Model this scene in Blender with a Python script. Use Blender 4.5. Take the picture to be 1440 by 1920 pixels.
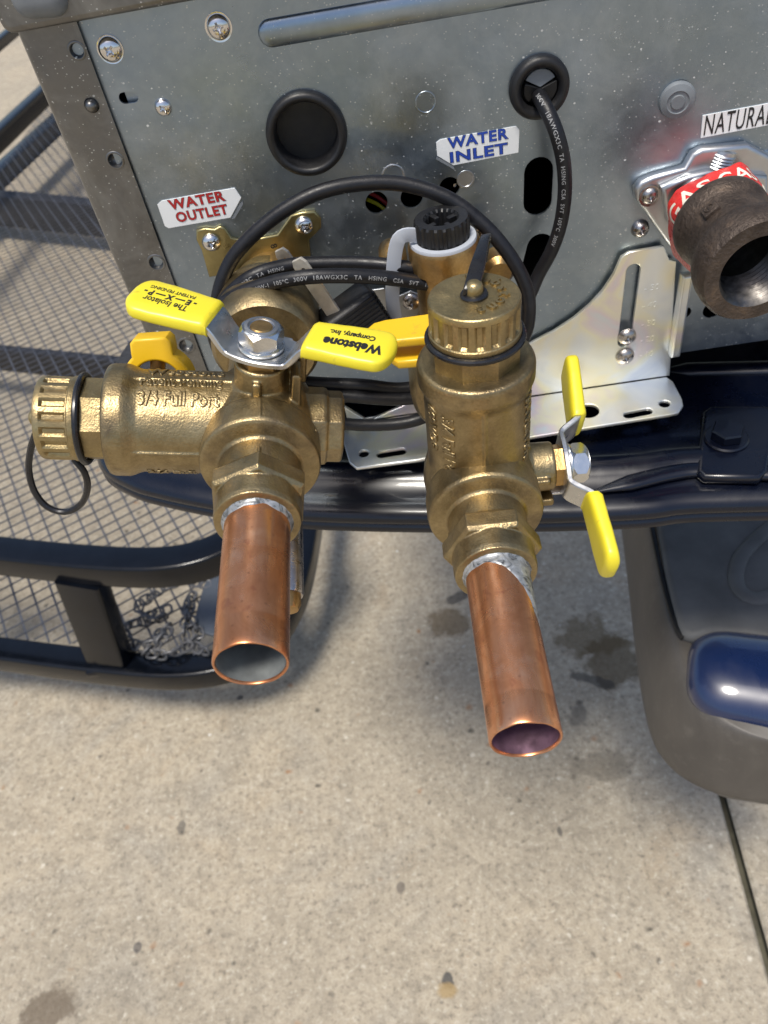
import bpy, bmesh, math, random
from mathutils import Vector, Matrix, noise as mnoise
random.seed(7)
sc = bpy.context.scene
for o in list(bpy.data.objects): bpy.data.objects.remove(o)
col = sc.collection
PI = math.pi
rad = math.radians
# ------------------------------------------------------------------ camera, light
RC = Matrix(((.9885, -.1384, -.0613), (-.0571, -.7158, .6960), (-.1402, -.6844, -.7155)))  # world <- camera(right, down, forward)
CAM = Vector((0, -.345, 1.0)); F = 1443.0
cam = bpy.data.cameras.new('camera'); co = bpy.data.objects.new('camera', cam); col.objects.link(co)
m = Matrix((RC.col[0], -RC.col[1], -RC.col[2])).transposed().to_4x4(); m.translation = CAM
co.matrix_world = m
cam.sensor_fit = 'VERTICAL'; cam.sensor_height = 24; cam.lens = 24 * F / 1920
cam.clip_start = .01; cam.clip_end = 500
cam.dof.use_dof = True; cam.dof.focus_distance = .29; cam.dof.aperture_fstop = 13
sc.camera = co
SUN_EL, SUN_AZ = rad(71), math.atan2(-.50, -1.0)
w = bpy.data.worlds.new('World'); sc.world = w; w.use_nodes = True
wn = w.node_tree; bg = wn.nodes['Background']
sky = wn.nodes.new('ShaderNodeTexSky'); sky.sky_type = 'NISHITA'; sky.sun_disc = False
sky.sun_elevation = SUN_EL; sky.sun_rotation = SUN_AZ; sky.dust_density = 2.5; sky.air_density = 1.0
wn.links.new(sky.outputs[0], bg.inputs[0]); bg.inputs[1].default_value = .125
sl = bpy.data.lights.new('sun', 'SUN'); so = bpy.data.objects.new('sun', sl); col.objects.link(so)
sl.energy = 2.8; sl.angle = rad(13); sl.color = (1, .95, .86)
sd = Vector((math.sin(SUN_AZ) * math.cos(SUN_EL), math.cos(SUN_AZ) * math.cos(SUN_EL), math.sin(SUN_EL)))
so.rotation_euler = sd.to_track_quat('Z', 'Y').to_euler(); so.location = sd * 5
sc.view_settings.view_transform = 'Standard'; sc.view_settings.look = 'None'
sc.view_settings.exposure = 0.32; sc.view_settings.gamma = 1
sc.render.engine = 'CYCLES'
sc.render.resolution_x, sc.render.resolution_y = 768, 1024

def W(px, py, Y=None, Z=None, D=None):          # photograph pixel -> world point on a plane or at a depth
    r = RC @ Vector(((px - 720) / F, (py - 960) / F, 1))
    t = D if D is not None else ((Y - CAM.y) / r.y if Y is not None else (Z - CAM.z) / r.z)
    return CAM + r * t
def depth(p): return (p - CAM).dot(RC.col[2])
def LEN(px, p): return px * depth(p) / F
def P2(px, py, Y=0.0):
    p = W(px, py, Y=Y); return (p.x, p.z)

# ------------------------------------------------------------------ materials
class NT:
    def __init__(s, name):
        s.m = bpy.data.materials.new(name); s.m.use_nodes = True; s.t = s.m.node_tree
        s.b = s.t.nodes['Principled BSDF']; s.tc = s.t.nodes.new('ShaderNodeTexCoord')
    def n(s, ty, **kw):
        x = s.t.nodes.new('ShaderNode' + ty)
        for k, v in kw.items():
            if k.startswith('i_'):
                x.inputs[k[2:].replace('_', ' ')].default_value = v
            else: setattr(x, k, v)
        return x
    def l(s, a, b): s.t.links.new(a, b)
    def noise(s, scale, detail=3, rough=.55, dist=0, vec=None):
        x = s.n('TexNoise', i_Scale=scale, i_Detail=detail, i_Roughness=rough, i_Distortion=dist)
        s.l(vec or s.tc.outputs['Object'], x.inputs['Vector']); return x.outputs['Fac']
    def voro(s, scale, feature='F1', vec=None):
        x = s.n('TexVoronoi', feature=feature, i_Scale=scale); s.l(vec or s.tc.outputs['Object'], x.inputs['Vector']); return x
    def ramp(s, fac, stops):
        x = s.n('ValToRGB'); e = x.color_ramp.elements
        while len(e) < len(stops): e.new(.5)
        for q, (p, c) in zip(e, stops):
            q.position = p; q.color = tuple(c) + (1,) if len(c) == 3 else c
        s.l(fac, x.inputs[0]); return x.outputs[0]
    def fr(s, fac, a, b, lo=0.0, hi=1.0):
        x = s.n('MapRange'); x.inputs[1].default_value = a; x.inputs[2].default_value = b
        x.inputs[3].default_value = lo; x.inputs[4].default_value = hi
        s.l(fac, x.inputs[0]); return x.outputs[0]
    def mix(s, fac, a, b, mode='MIX'):
        x = s.n('Mix', data_type='RGBA', blend_type=mode)
        for sock, v in ((x.inputs[0], fac), (x.inputs[6], a), (x.inputs[7], b)):
            if isinstance(v, (int, float)): sock.default_value = v
            elif isinstance(v, (tuple, list)): sock.default_value = tuple(v) + (1,) if len(v) == 3 else v
            else: s.l(v, sock)
        return x.outputs[2]
    def math(s, op, a, b=0.0):
        x = s.n('Math', operation=op)
        for i, v in enumerate((a, b)):
            if isinstance(v, (int, float)): x.inputs[i].default_value = v
            else: s.l(v, x.inputs[i])
        return x.outputs[0]
    def bump(s, h, strength=.3, dist=.001, normal=None):
        x = s.n('Bump', i_Strength=strength, i_Distance=dist); s.l(h, x.inputs['Height'])
        if normal: s.l(normal, x.inputs['Normal'])
        s.l(x.outputs[0], s.b.inputs['Normal']); return x.outputs[0]
    def set(s, **kw):
        for k, v in kw.items():
            k = {'base': 'Base Color', 'metal': 'Metallic', 'rough': 'Roughness', 'coat': 'Coat Weight', 'coatr': 'Coat Roughness', 'spec': 'Specular IOR Level', 'aniso': 'Anisotropic'}[k]
            i = s.b.inputs[k]
            if isinstance(v, (int, float)): i.default_value = v
            elif isinstance(v, (tuple, list)): i.default_value = tuple(v) + (1,)
            else: s.l(v, i)
        return s.m
M = {}
def simple(name, base, rough=.5, metal=0, var=.15, scale=60, bump=0, bscale=800, rv=.1, **kw):
    t = NT(name); f = t.noise(scale, 4)
    lo = tuple(max(0, c * (1 - var)) for c in base); hi = tuple(min(1, c * (1 + var)) for c in base)
    t.set(base=t.ramp(f, [(.3, lo), (.7, hi)]), metal=metal, rough=t.fr(t.noise(scale * 2.3, 3), .3, .7, max(.03, rough - rv), rough + rv), **kw)
    if bump: t.bump(t.noise(bscale, 3), bump, .0006)
    M[name] = t.m; return t.m

def brass(name, lo, hi, tarnish, rough, grain=.5):
    t = NT(name)
    big = t.noise(70, 4, .6, .3); fine = t.noise(900, 3, .6)
    c = t.ramp(big, [(.32, lo), (.62, hi)])
    t2 = t.noise(38, 5, .65, .6)
    c = t.mix(t.fr(t2, .50, .68, 0, .85), c, tarnish)
    c = t.mix(t.fr(fine, .35, .75, 0, .35), c, tuple(x * .55 for x in lo))
    t.set(base=c, metal=t.fr(t2, .5, .75, .95, .75), rough=t.fr(t.noise(160, 4), .3, .7, rough - .07, rough + .12))
    h = t.math('ADD', t.noise(1400, 2), t.math('MULTIPLY', t.noise(420, 3), .8))
    t.bump(h, grain, .0005)
    M[name] = t.m
brass('cast_brass', (.27, .204, .103), (.41, .318, .172), (.125, .09, .056), .36, .32)
brass('cap_brass', (.34, .26, .125), (.47, .365, .185), (.22, .16, .08), .38, .3)
brass('fitting_brass', (.40, .24, .09), (.55, .36, .15), (.24, .15, .07), .34, .2)

def copper():
    t = NT('copper')
    mp = t.n('Mapping'); mp.inputs['Scale'].default_value = (1, .12, 1); t.l(t.tc.outputs['Object'], mp.inputs[0])
    st = t.noise(500, 3, .6, 0, mp.outputs[0]); bl = t.noise(55, 4, .6, .8)
    c = t.ramp(bl, [(.28, (.42, .165, .068)), (.5, (.60, .265, .125)), (.72, (.72, .38, .215))])
    c = t.mix(t.fr(st, .45, .75, 0, .4), c, (.40, .15, .075))
    sp = t.voro(260); c = t.mix(t.fr(sp.outputs['Distance'], .05, .16, .35, 0), c, (.14, .055, .03))
    spots = t.noise(150, 2, .5, 1.0); c = t.mix(t.fr(spots, .62, .70, 0, .35), c, (.33, .10, .06))
    t.set(base=c, metal=.86, rough=t.fr(bl, .3, .7, .34, .22))
    t.bump(st, .08, .0003); M['copper'] = t.m
copper()
simple('pipe_bore_grey', (.30, .32, .32), .42, .6, .25, 120)
simple('pipe_bore_violet', (.36, .22, .30), .38, .8, .35, 160)

def zinc(name, a, b, rough, dust=True, warm_reflect=True):
    t = NT(name)
    n1 = t.noise(9, 3, .5, .3); n2 = t.noise(220, 3)
    c = t.ramp(n1, [(.3, a), (.7, b)])
    if warm_reflect: c = t.mix(t.fr(t.noise(9, 2, .5), .60, .76, 0, .45), c, (.52, .45, .32))  # warm reflections painted into the base colour as noise patches
    c = t.mix(t.fr(n2, .3, .8, 0, .25), c, tuple(x * .7 for x in a))
    me = 1.0
    if dust:
        mp = t.n('Mapping'); mp.inputs['Scale'].default_value = (1, .2, 1.25); mp.inputs['Rotation'].default_value = (0, .6, 0); t.l(t.tc.outputs['Object'], mp.inputs[0])
        v = t.voro(330, vec=mp.outputs[0]); rnd = t.n('SeparateColor'); t.l(v.outputs['Color'], rnd.inputs[0])
        sz = t.fr(rnd.outputs[0], .70, 1.0, 0.0, .21)
        sp = t.math('LESS_THAN', v.outputs['Distance'], sz)
        dens = t.fr(t.noise(26, 5, .75), .50, .58)
        sp = t.math('MULTIPLY', sp, dens)
        v2 = t.voro(900, vec=mp.outputs[0]); r2 = t.n('SeparateColor'); t.l(v2.outputs['Color'], r2.inputs[0])
        sp2 = t.math('MULTIPLY', t.math('LESS_THAN', v2.outputs['Distance'], t.fr(r2.outputs[0], .78, 1, 0, .34)), .6)
        sp = t.math('MAXIMUM', sp, sp2)
        film = t.fr(t.noise(30, 5, .7, .5), .45, .75, 0, .22)
        sp = t.math('MAXIMUM', sp, film)
        c = t.mix(sp, c, (.62, .63, .60)); me = t.math('SUBTRACT', 1.0, sp)
    t.set(base=c, metal=me, rough=t.fr(t.noise(45, 4), .3, .7, rough - .06, rough + .1))
    t.bump(t.noise(700, 2), .05, .0003)
    M[name] = t.m
zinc('zinc_panel', (.25, .31, .375), (.36, .42, .485), .33)
zinc('painted_strip', (.17, .168, .166), (.215, .212, .206), .38, True, False)
zinc('die_cast', (.48, .49, .50), (.60, .61, .62), .38, False, False)
def bracket_mat():
    t = NT('passivated_zinc')
    n1 = t.noise(28, 3, .5, .8)
    c = t.ramp(n1, [(.25, (.58, .63, .72)), (.42, (.78, .80, .79)), (.55, (.84, .80, .62)), (.66, (.76, .68, .70)), (.8, (.62, .78, .82))])
    t.set(base=c, metal=.8, rough=t.fr(t.noise(60, 4), .3, .7, .28, .42)); t.bump(t.noise(500, 2), .06, .0003); M['passivated_zinc'] = t.m
bracket_mat()
simple('yellow_zinc', (.40, .335, .16), .36, 1, .3, 60, .1)
simple('chrome', (.72, .70, .68), .16, 1, .1, 200, rv=.05)
simple('dull_steel', (.46, .43, .41), .30, 1, .2, 150, .1)
simple('prong_metal', (.80, .73, .60), .38, .6, .15, 200, .05)
simple('stainless', (.62, .62, .61), .33, 1, .1, 90, .08, 900)
simple('bright_nut', (.70, .70, .69), .22, 1, .08, 90, .04, 900)
def solder():
    t = NT('solder'); n = t.noise(260, 4, .6, 1.5)
    c = t.ramp(n, [(.36, (.07, .075, .08)), (.46, (.25, .265, .275)), (.6, (.36, .375, .385)), (.75, (.50, .52, .53))])
    t.set(base=c, metal=.45, rough=t.fr(n, .3, .7, .5, .28)); t.bump(n, .35, .0006); M['solder'] = t.m
solder()
simple('black_cord', (.009, .009, .011), .42, 0, .25, 200, .12, 1500, spec=.4)
simple('black_rubber', (.007, .007, .008), .5, 0, .4, 90, .1, 900)
simple('strap_black', (.010, .010, .012), .30, 0, .2, 90)
simple('black_plastic', (.010, .010, .011), .45, 0, .3, 120, .15, 1800)
simple('grey_plastic', (.17, .185, .20), .48, 0, .1, 100, .05)
simple('white_plastic', (.44, .47, .52), .42, 0, .05, 60)
def yellow(name, c0, dirt):
    t = NT(name); n = t.noise(90, 5, .7, .5)
    c = t.ramp(t.noise(30, 3), [(.3, tuple(x * .93 for x in c0)), (.7, c0)])
    c = t.mix(t.fr(n, .60, .78, 0, dirt), c, (.20, .15, .05))
    t.set(base=c, rough=t.fr(n, .3, .7, .34, .48), metal=0, coat=.15, coatr=.25); t.bump(t.noise(300, 3), .06, .0005); M[name] = t.m
yellow('yellow_vinyl', (.80, .68, .030), .7)
yellow('yellow_paint', (.82, .50, .012), .6)
simple('sticker_white', (.80, .81, .80), .35, 0, .03, 60)
simple('ink_black', (.015, .015, .015), .5, 0, .1)
simple('ink_red', (.42, .02, .02), .45, 0, .1)
simple('ink_blue', (.015, .06, .38), .45, 0, .1)
simple('ink_grey', (.26, .26, .26), .6, 0, .3, 900)
simple('tape_red', (.62, .025, .02), .30, 0, .25, 120, .25, 300)
simple('tape_white', (.80, .74, .62), .4, 0, .1)
def iron():
    t = NT('cast_iron'); n = t.noise(120, 5, .65, .4); f = t.noise(700, 3, .6)
    c = t.ramp(n, [(.3, (.045, .033, .026)), (.55, (.088, .066, .052)), (.75, (.155, .108, .074))])
    t.set(base=c, metal=.55, rough=t.fr(f, .3, .7, .42, .62)); t.bump(t.math('ADD', n, f), .7, .0009); M['cast_iron'] = t.m
iron()
simple('machined_thread', (.12, .112, .105), .42, 1, .4, 250)
def navy(name, base, dirt, rough=.09, ct=.35):
    t = NT(name); n = t.noise(14, 5, .7, .6)
    c = t.mix(t.fr(n, .55, .75, 0, dirt), base, (.10, .10, .105))
    t.set(base=c, rough=t.fr(n, .4, .75, .22, .5), coat=ct, spec=.45, coatr=t.fr(n, .5, .8, rough, rough + .25), metal=0)
    t.bump(t.noise(1.5 * 40, 2), .02, .001); M[name] = t.m
navy('navy_paint', (.0012, .0026, .009), .03, .05, .22)
navy('navy_gloss', (.006, .016, .062), .06, .05, 1.0)
def bumper_mat():
    t = NT('dusty_bumper'); n = t.noise(9, 6, .7, .8); f = t.noise(90, 4, .7)
    c = t.ramp(n, [(.3, (.055, .049, .044)), (.7, (.095, .085, .074))])
    c = t.mix(t.fr(f, .55, .75, 0, .3), c, (.17, .155, .135))
    t.set(base=c, rough=.55, metal=0, coat=.2, coatr=.4); t.bump(f, .1, .001); M['dusty_bumper'] = t.m
bumper_mat()
simple('step_pad', (.120, .120, .118), .58, 0, .2, 30, .12, 900, spec=.25)
simple('powder_black', (.0025, .0035, .006), .20, 0, .3, 40, .03, 300, coat=.08, coatr=.10, rv=.05, spec=.32)
simple('mesh_steel', (.075, .08, .095), .45, .2, .25, 40)
simple('beam_black', (.020, .021, .026), .5, 0, .3, 40)
simple('chain_steel', (.13, .13, .135), .5, .6, .3, 200, .1)
simple('slate_plate', (.060, .070, .085), .5, 0, .1, 30)
simple('dark_mat', (.025, .027, .032), .85, 0, .4, 300, .6, 1200)
simple('dark_inside', (.012, .012, .012), .7, 0, .2)
simple('teal_seal', (.10, .32, .33), .5)
simple('leaf_dark', (.012, .012, .014), .6)

GZ = 0.0
def concrete():
    t = NT('concrete')
    O = t.tc.outputs['Object']
    a = t.noise(3.2, 5, .6, .4); b = t.noise(26, 5, .65); c_ = t.noise(150, 4, .7); d = t.noise(420, 3, .6)
    c = t.ramp(a, [(.3, (.36, .308, .228)), (.5, (.425, .366, .275)), (.7, (.465, .392, .285))])
    c = t.mix(t.fr(t.noise(5.5, 4, .6, 1), .52, .72, 0, .5), c, (.30, .285, .25))
    c = t.mix(t.fr(t.noise(7, 4, .6, 1), .58, .74, 0, .4), c, (.40, .30, .19))
    c = t.mix(t.fr(b, .42, .66, 0, .38), c, (.22, .19, .145))
    e = t.noise(70, 4, .7)
    c = t.mix(t.fr(e, .50, .66, 0, .42), c, (.19, .165, .13))
    c = t.mix(t.fr(e, .44, .34, 0, .45), c, (.50, .45, .36))
    c = t.mix(t.fr(c_, .54, .68, 0, .75), c, (.15, .13, .10))
    c = t.mix(t.fr(c_, .44, .32, 0, .75), c, (.56, .51, .41))
    c = t.mix(t.fr(d, .55, .72, 0, .5), c, (.17, .15, .12))
    def pebbles(scale, thr, rmax, colr, dist=.4, soft=.7):
        nonlocal c
        wv = t.n('TexNoise', i_Scale=scale * 1.3, i_Detail=2.0); t.l(O, wv.inputs['Vector'])
        mxv = t.n('Mix', data_type='VECTOR'); mxv.inputs[0].default_value = .012 * 40 / scale * dist * 3
        t.l(O, mxv.inputs[4]); t.l(wv.outputs['Color'], mxv.inputs[5])
        v = t.voro(scale, vec=mxv.outputs[1]); r = t.n('SeparateColor'); t.l(v.outputs['Color'], r.inputs[0])
        sz = t.fr(r.outputs[0], thr, 1, 0, rmax)
        q = t.math('SUBTRACT', sz, v.outputs['Distance'])
        c = t.mix(t.fr(q, 0, rmax * soft, 0, .9), c, colr)
    pebbles(22, .80, .16, (.040, .036, .032))
    pebbles(60, .80, .32, (.085, .075, .06))
    pebbles(34, .82, .13, (.74, .72, .66))
    pebbles(75, .72, .30, (.60, .55, .45))
    pebbles(50, .84, .30, (.30, .17, .09))
    sep = t.n('SeparateXYZ'); t.l(O, sep.inputs[0])
    wob = t.noise(30, 4, .6)
    def stain(px, py, rx, ry, colr, k, rot=0):
        nonlocal c
        p = W(px, py, Z=GZ)
        dx = t.math('SUBTRACT', sep.outputs[0], p.x); dy = t.math('SUBTRACT', sep.outputs[1], p.y)
        cr, sr = math.cos(rot), math.sin(rot)
        ux = t.math('ADD', t.math('MULTIPLY', dx, cr / rx), t.math('MULTIPLY', dy, sr / rx))
        uy = t.math('ADD', t.math('MULTIPLY', dx, -sr / ry), t.math('MULTIPLY', dy, cr / ry))
        q = t.math('SQRT', t.math('ADD', t.math('MULTIPLY', ux, ux), t.math('MULTIPLY', uy, uy)))
        q = t.math('ADD', q, t.math('MULTIPLY', t.math('SUBTRACT', wob, .5), 2.2))
        c = t.mix(t.fr(q, 1.05, .72, 0, k), c, colr)
    stain(845, 1168, .034, .028, (.15, .105, .055), .7)
    stain(1100, 1195, .050, .040, (.125, .088, .042), .65)
    stain(1150, 1240, .044, .055, (.10, .068, .030), .7)
    stain(1085, 1340, .020, .018, (.10, .09, .075), .6)
    stain(1110, 1275, .035, .010, (.05, .045, .04), .7, -.5)
    stain(855, 1120, .024, .010, (.05, .045, .042), .7, .4)
    stain(1130, 1440, .045, .022, (.14, .12, .09), .5)
    stain(95, 1895, .034, .026, (.13, .10, .07), .75)
    stain(340, 1552, 0.0063, 0.0112, (.05, .05, .05), .6)
    stain(258, 1776, 0.0049, 0.0056, (.04, .04, .05), .6)
    stain(752, 1665, 0.0063, 0.0070, (.06, .05, .05), .6)
    stain(840, 1840, 0.0070, 0.0084, (.06, .06, .06), .85)
    stain(838, 1858, 0.0112, 0.0084, (.34, .24, .11), .8)
    stain(1050, 1560, 0.0035, 0.0070, (.05, .05, .05), .6)
    stain(450, 1308, 0.0056, 0.0049, (.05, .05, .05), .8)
    t.set(base=c, rough=.85, metal=0, spec=.3)
    h = t.math('ADD', t.math('MULTIPLY', b, .6), t.math('ADD', c_, t.math('MULTIPLY', d, .6)))
    t.bump(h, .65, .003); M['concrete'] = t.m
concrete()
simple('joint_dirt', (.075, .070, .048), .9, 0, .5, 40, .6, 200)

# ------------------------------------------------------------------ mesh helpers
def mk(name, V, Fc, mat, parent=None, smooth=True, angle=35, M4=None):
    me = bpy.data.meshes.new(name)
    if M4 is not None: V = [M4 @ Vector(v) for v in V]
    me.from_pydata([tuple(v) for v in V], [], Fc); me.validate(); me.update()
    bm = bmesh.new(); bm.from_mesh(me); bmesh.ops.recalc_face_normals(bm, faces=bm.faces); bm.to_mesh(me); bm.free()
    return link(name, me, mat, parent, smooth, angle)
def link(name, me, mat, parent=None, smooth=True, angle=35):
    me.name = name
    if smooth:
        me.shade_smooth(); me.set_sharp_from_angle(angle=rad(angle))
    me.materials.clear(); me.materials.append(M[mat] if isinstance(mat, str) else mat)
    o = bpy.data.objects.new(name, me); col.objects.link(o)
    if parent is not None: o.parent = parent
    return o
def empty(name, loc=(0, 0, 0), rot=(0, 0, 0)):
    o = bpy.data.objects.new(name, None); col.objects.link(o); o.location = loc; o.rotation_euler = rot
    o.empty_display_size = .02; return o
def tag(o, label=None, cat=None, group=None, kind=None):
    for k, v in (('label', label), ('category', cat), ('group', group), ('kind', kind)):
        if v: o[k] = v
    return o
def join(*parts):
    V, Fc = [], []
    for v, f in parts:
        n = len(V); V += list(v); Fc += [tuple(i + n for i in q) for q in f]
    return V, Fc
def xf(part, M4): return [M4 @ Vector(v) for v in part[0]], part[1]
def frame(origin, z, xhint=(1, 0, 0)):
    z = Vector(z).normalized(); x = Vector(xhint); x = x - z * x.dot(z)
    if x.length < 1e-6: x = Vector((0, 1, 0)) - z * z.y
    x.normalize(); y = z.cross(x)
    m4 = Matrix((x, y, z)).transposed().to_4x4(); m4.translation = Vector(origin); return m4
def lathe(prof, n=48, phase=0):
    V, Fc = [], []; rings = []
    for r, h in prof:
        if r < 1e-7: rings.append([len(V)]); V.append((0, 0, h))
        else:
            rings.append(list(range(len(V), len(V) + n)))
            for i in range(n):
                a = 2 * PI * (i + phase) / n; V.append((r * math.cos(a), r * math.sin(a), h))
    for A, B in zip(rings, rings[1:]):
        if len(A) == 1 and len(B) == 1: continue
        for i in range(n):
            j = (i + 1) % n
            if len(A) == 1: Fc.append((A[0], B[i], B[j]))
            elif len(B) == 1: Fc.append((A[i], B[0], A[j]))
            else: Fc.append((A[i], B[i], B[j], A[j]))
    return V, Fc
def rib_lathe(prof, n, nrib, amp, lo, hi):      # lathe whose radius is scalloped between heights lo..hi
    V, Fc = lathe(prof, n)
    out = []
    for x, y, z in V:
        r = math.hypot(x, y)
        if r > 1e-6 and lo <= z <= hi:
            a = math.atan2(y, x); k = math.cos(a * nrib)
            s = 1 - amp / r * (.5 - .5 * max(-1, min(1, k * 2.2)))
            x *= s; y *= s
        out.append((x, y, z))
    return out, Fc
def hexnut(af, h, ch=.1, hole=0, n=6):
    R = af / math.cos(PI / n) / 2
    p = [(0, 0), (R * (1 - ch), 0), (R, h * .14), (R, h * .84), (R * (1 - ch), h), (hole or 0, h)]
    if hole: p += [(hole, h * .5), (0, h * .5)]
    return lathe(p, n)
def chamfered_nut(af, h):                        # hexagon with the round chamfer cut into its corners
    n = 48; R = af / 2 / math.cos(PI / 6); V, Fc = [], []
    def rh(a):
        a = (a + PI / 6) % (PI / 3) - PI / 6; return af / 2 / math.cos(a)
    rows = [(0, 0), (af / 2 * .97, 0), (None, None, 0), (None, None, 1), (af / 2 * .95, h), (0, h)]
    rings = []
    for row in rows:
        ring = []
        for i in range(n):
            a = 2 * PI * i / n
            if len(row) == 2: r, z = row
            else:
                r = rh(a); k = (r - af / 2) / (R - af / 2) * h * .22 + h * .02
                z = k if row[2] == 0 else h - k
            ring.append(len(V)); V.append((r * math.cos(a), r * math.sin(a), z))
        rings.append(ring)
    for A, B in zip(rings, rings[1:]):
        for i in range(n):
            j = (i + 1) % n; Fc.append((A[i], A[j], B[j], B[i]))
    return V, Fc
def catmull(pts, step=.002, closed=False):
    pts = [Vector(p) for p in pts]; n = len(pts); out = []
    rng = range(n if closed else n - 1)
    for i in rng:
        if closed: p0, p1, p2, p3 = pts[i - 1], pts[i], pts[(i + 1) % n], pts[(i + 2) % n]
        else:
            p1, p2 = pts[i], pts[i + 1]
            p0 = pts[i - 1] if i else p1 * 2 - p2; p3 = pts[i + 2] if i + 2 < n else p2 * 2 - p1
        k = max(2, int((p2 - p1).length / step))
        for q in range(k):
            t = q / k
            out.append(.5 * ((2 * p1) + (p2 - p0) * t + (2 * p0 - 5 * p1 + 4 * p2 - p3) * t * t + (3 * p1 - p0 - 3 * p2 + p3) * t ** 3))
    if not closed: out.append(pts[-1])
    return out
def frames(path, closed=False, up=None):
    n = len(path); fr = []; prev = None
    for i, p in enumerate(path):
        a = path[i - 1] if (i or closed) else p; b = path[(i + 1) % n] if (i < n - 1 or closed) else p
        t = (b - a).normalized()
        if up is not None: nx = Vector(up).cross(t)
        elif prev is None: nx = t.orthogonal()
        else: nx = prev - t * prev.dot(t)
        nx.normalize(); prev = nx; fr.append((p, t, nx, t.cross(nx)))
    return fr
def sweep(path, sec, closed=False, up=None, scale=None, caps=True):
    fr = frames(path, closed, up); V, Fc = [], []; m_ = len(sec)
    for i, (p, t, a, b) in enumerate(fr):
        s = scale(i / (len(fr) - 1)) if scale else (1, 1)
        if isinstance(s, (int, float)): s = (s, s)
        for u, v in sec: V.append(p + a * u * s[0] + b * v * s[1])
    n = len(fr)
    for i in range(n if closed else n - 1):
        for k in range(m_):
            l2 = (k + 1) % m_; i2 = (i + 1) % n
            Fc.append((i * m_ + k, i * m_ + l2, i2 * m_ + l2, i2 * m_ + k))
    if caps and not closed:
        Fc.append(tuple(range(m_))[::-1]); Fc.append(tuple(range((n - 1) * m_, n * m_)))
    return V, Fc
def circ(r, n=16): return [(r * math.cos(2 * PI * i / n), r * math.sin(2 * PI * i / n)) for i in range(n)]
def tube(pts, r, n=14, step=.002, closed=False, spline=True, scale=None):
    path = catmull(pts, step, closed) if spline else [Vector(p) for p in pts]
    return sweep(path, circ(r, n), closed, scale=scale)
def rrect(w_, h_, r, k=5, cx=0, cy=0):
    out = []
    for (sx, sy, a0) in ((1, 1, 0), (-1, 1, 90), (-1, -1, 180), (1, -1, 270)):
        for i in range(k + 1):
            a = rad(a0 + 90 * i / k)
            out.append((cx + sx * (w_ / 2 - r) + r * math.cos(a), cy + sy * (h_ / 2 - r) + r * math.sin(a)))
    return out
def box(w_, d, h, r=.001, k=4):                  # rounded box centred on origin
    bm = bmesh.new(); bmesh.ops.create_cube(bm, size=1)
    for v in bm.verts: v.co = Vector((v.co.x * w_, v.co.y * d, v.co.z * h))
    if r > 0: bmesh.ops.bevel(bm, geom=list(bm.edges), offset=r, segments=k, profile=.5, affect='EDGES')
    bm.verts.ensure_lookup_table()
    V = [tuple(v.co) for v in bm.verts]; Fc = [tuple(v.index for v in f.verts) for f in bm.faces]; bm.free(); return V, Fc
def dg(): return bpy.context.evaluated_depsgraph_get()
def conv(ob):                                    # object -> (V, F), removing it
    bpy.context.view_layer.update()
    me = bpy.data.meshes.new_from_object(ob.evaluated_get(dg()))
    V = [tuple(v.co) for v in me.vertices]; Fc = [tuple(p.vertices) for p in me.polygons]
    d_ = ob.data; bpy.data.objects.remove(ob); bpy.data.meshes.remove(me)
    return V, Fc
def plate(outer, holes=(), thick=.001, bevel=0.0, bres=2):   # filled 2D outline with holes, from z=0 to z=thick
    cu = bpy.data.curves.new('c', 'CURVE'); cu.dimensions = '2D'; cu.fill_mode = 'BOTH'
    for loop in (outer,) + tuple(holes):
        s = cu.splines.new('POLY'); s.points.add(len(loop) - 1); s.use_cyclic_u = True
        for q, (x, y) in zip(s.points, loop): q.co = (x, y, 0, 1)
    cu.extrude = max(1e-5, thick / 2 - bevel); cu.bevel_depth = bevel; cu.bevel_resolution = bres; cu.offset = -bevel
    ob = bpy.data.objects.new('c', cu); col.objects.link(ob)
    V, Fc = conv(ob)
    return [(x, y, z + thick / 2) for x, y, z in V], Fc
def text(s, size, ext=.00004, off=0, align='CENTER', sx=1, shear=0, space=1, line=1):
    cu = bpy.data.curves.new('t', 'FONT'); cu.body = s; cu.size = size; cu.extrude = ext; cu.offset = off
    cu.align_x = align; cu.align_y = 'CENTER'; cu.resolution_u = 3; cu.shear = shear; cu.space_character = space; cu.space_line = line
    ob = bpy.data.objects.new('t', cu); col.objects.link(ob)
    V, Fc = conv(ob)
    return [(x * sx, y, z) for x, y, z in V], Fc
def weld(part, d_=1e-6):
    bm = bmesh.new(); me = bpy.data.meshes.new('w'); me.from_pydata([tuple(v) for v in part[0]], [], part[1]); bm.from_mesh(me)
    bmesh.ops.remove_doubles(bm, verts=bm.verts, dist=d_); bmesh.ops.triangulate(bm, faces=bm.faces)
    bm.verts.ensure_lookup_table(); V = [tuple(v.co) for v in bm.verts]; Fc = [tuple(v.index for v in f.verts) for f in bm.faces]
    bm.free(); bpy.data.meshes.remove(me); return V, Fc
def fuse(parts, voxel, smooth=4, name='fused'):  # voxel union, as one casting
    V, Fc = join(*parts)
    me = bpy.data.meshes.new(name); me.from_pydata([tuple(v) for v in V], [], Fc); me.update()
    ob = bpy.data.objects.new(name, me); col.objects.link(ob)
    r = ob.modifiers.new('r', 'REMESH'); r.mode = 'VOXEL'; r.voxel_size = voxel
    s = ob.modifiers.new('s', 'SMOOTH'); s.iterations = smooth; s.factor = .5
    bpy.context.view_layer.update()
    out = bpy.data.meshes.new_from_object(ob.evaluated_get(dg()))
    bpy.data.objects.remove(ob); return out
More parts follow.
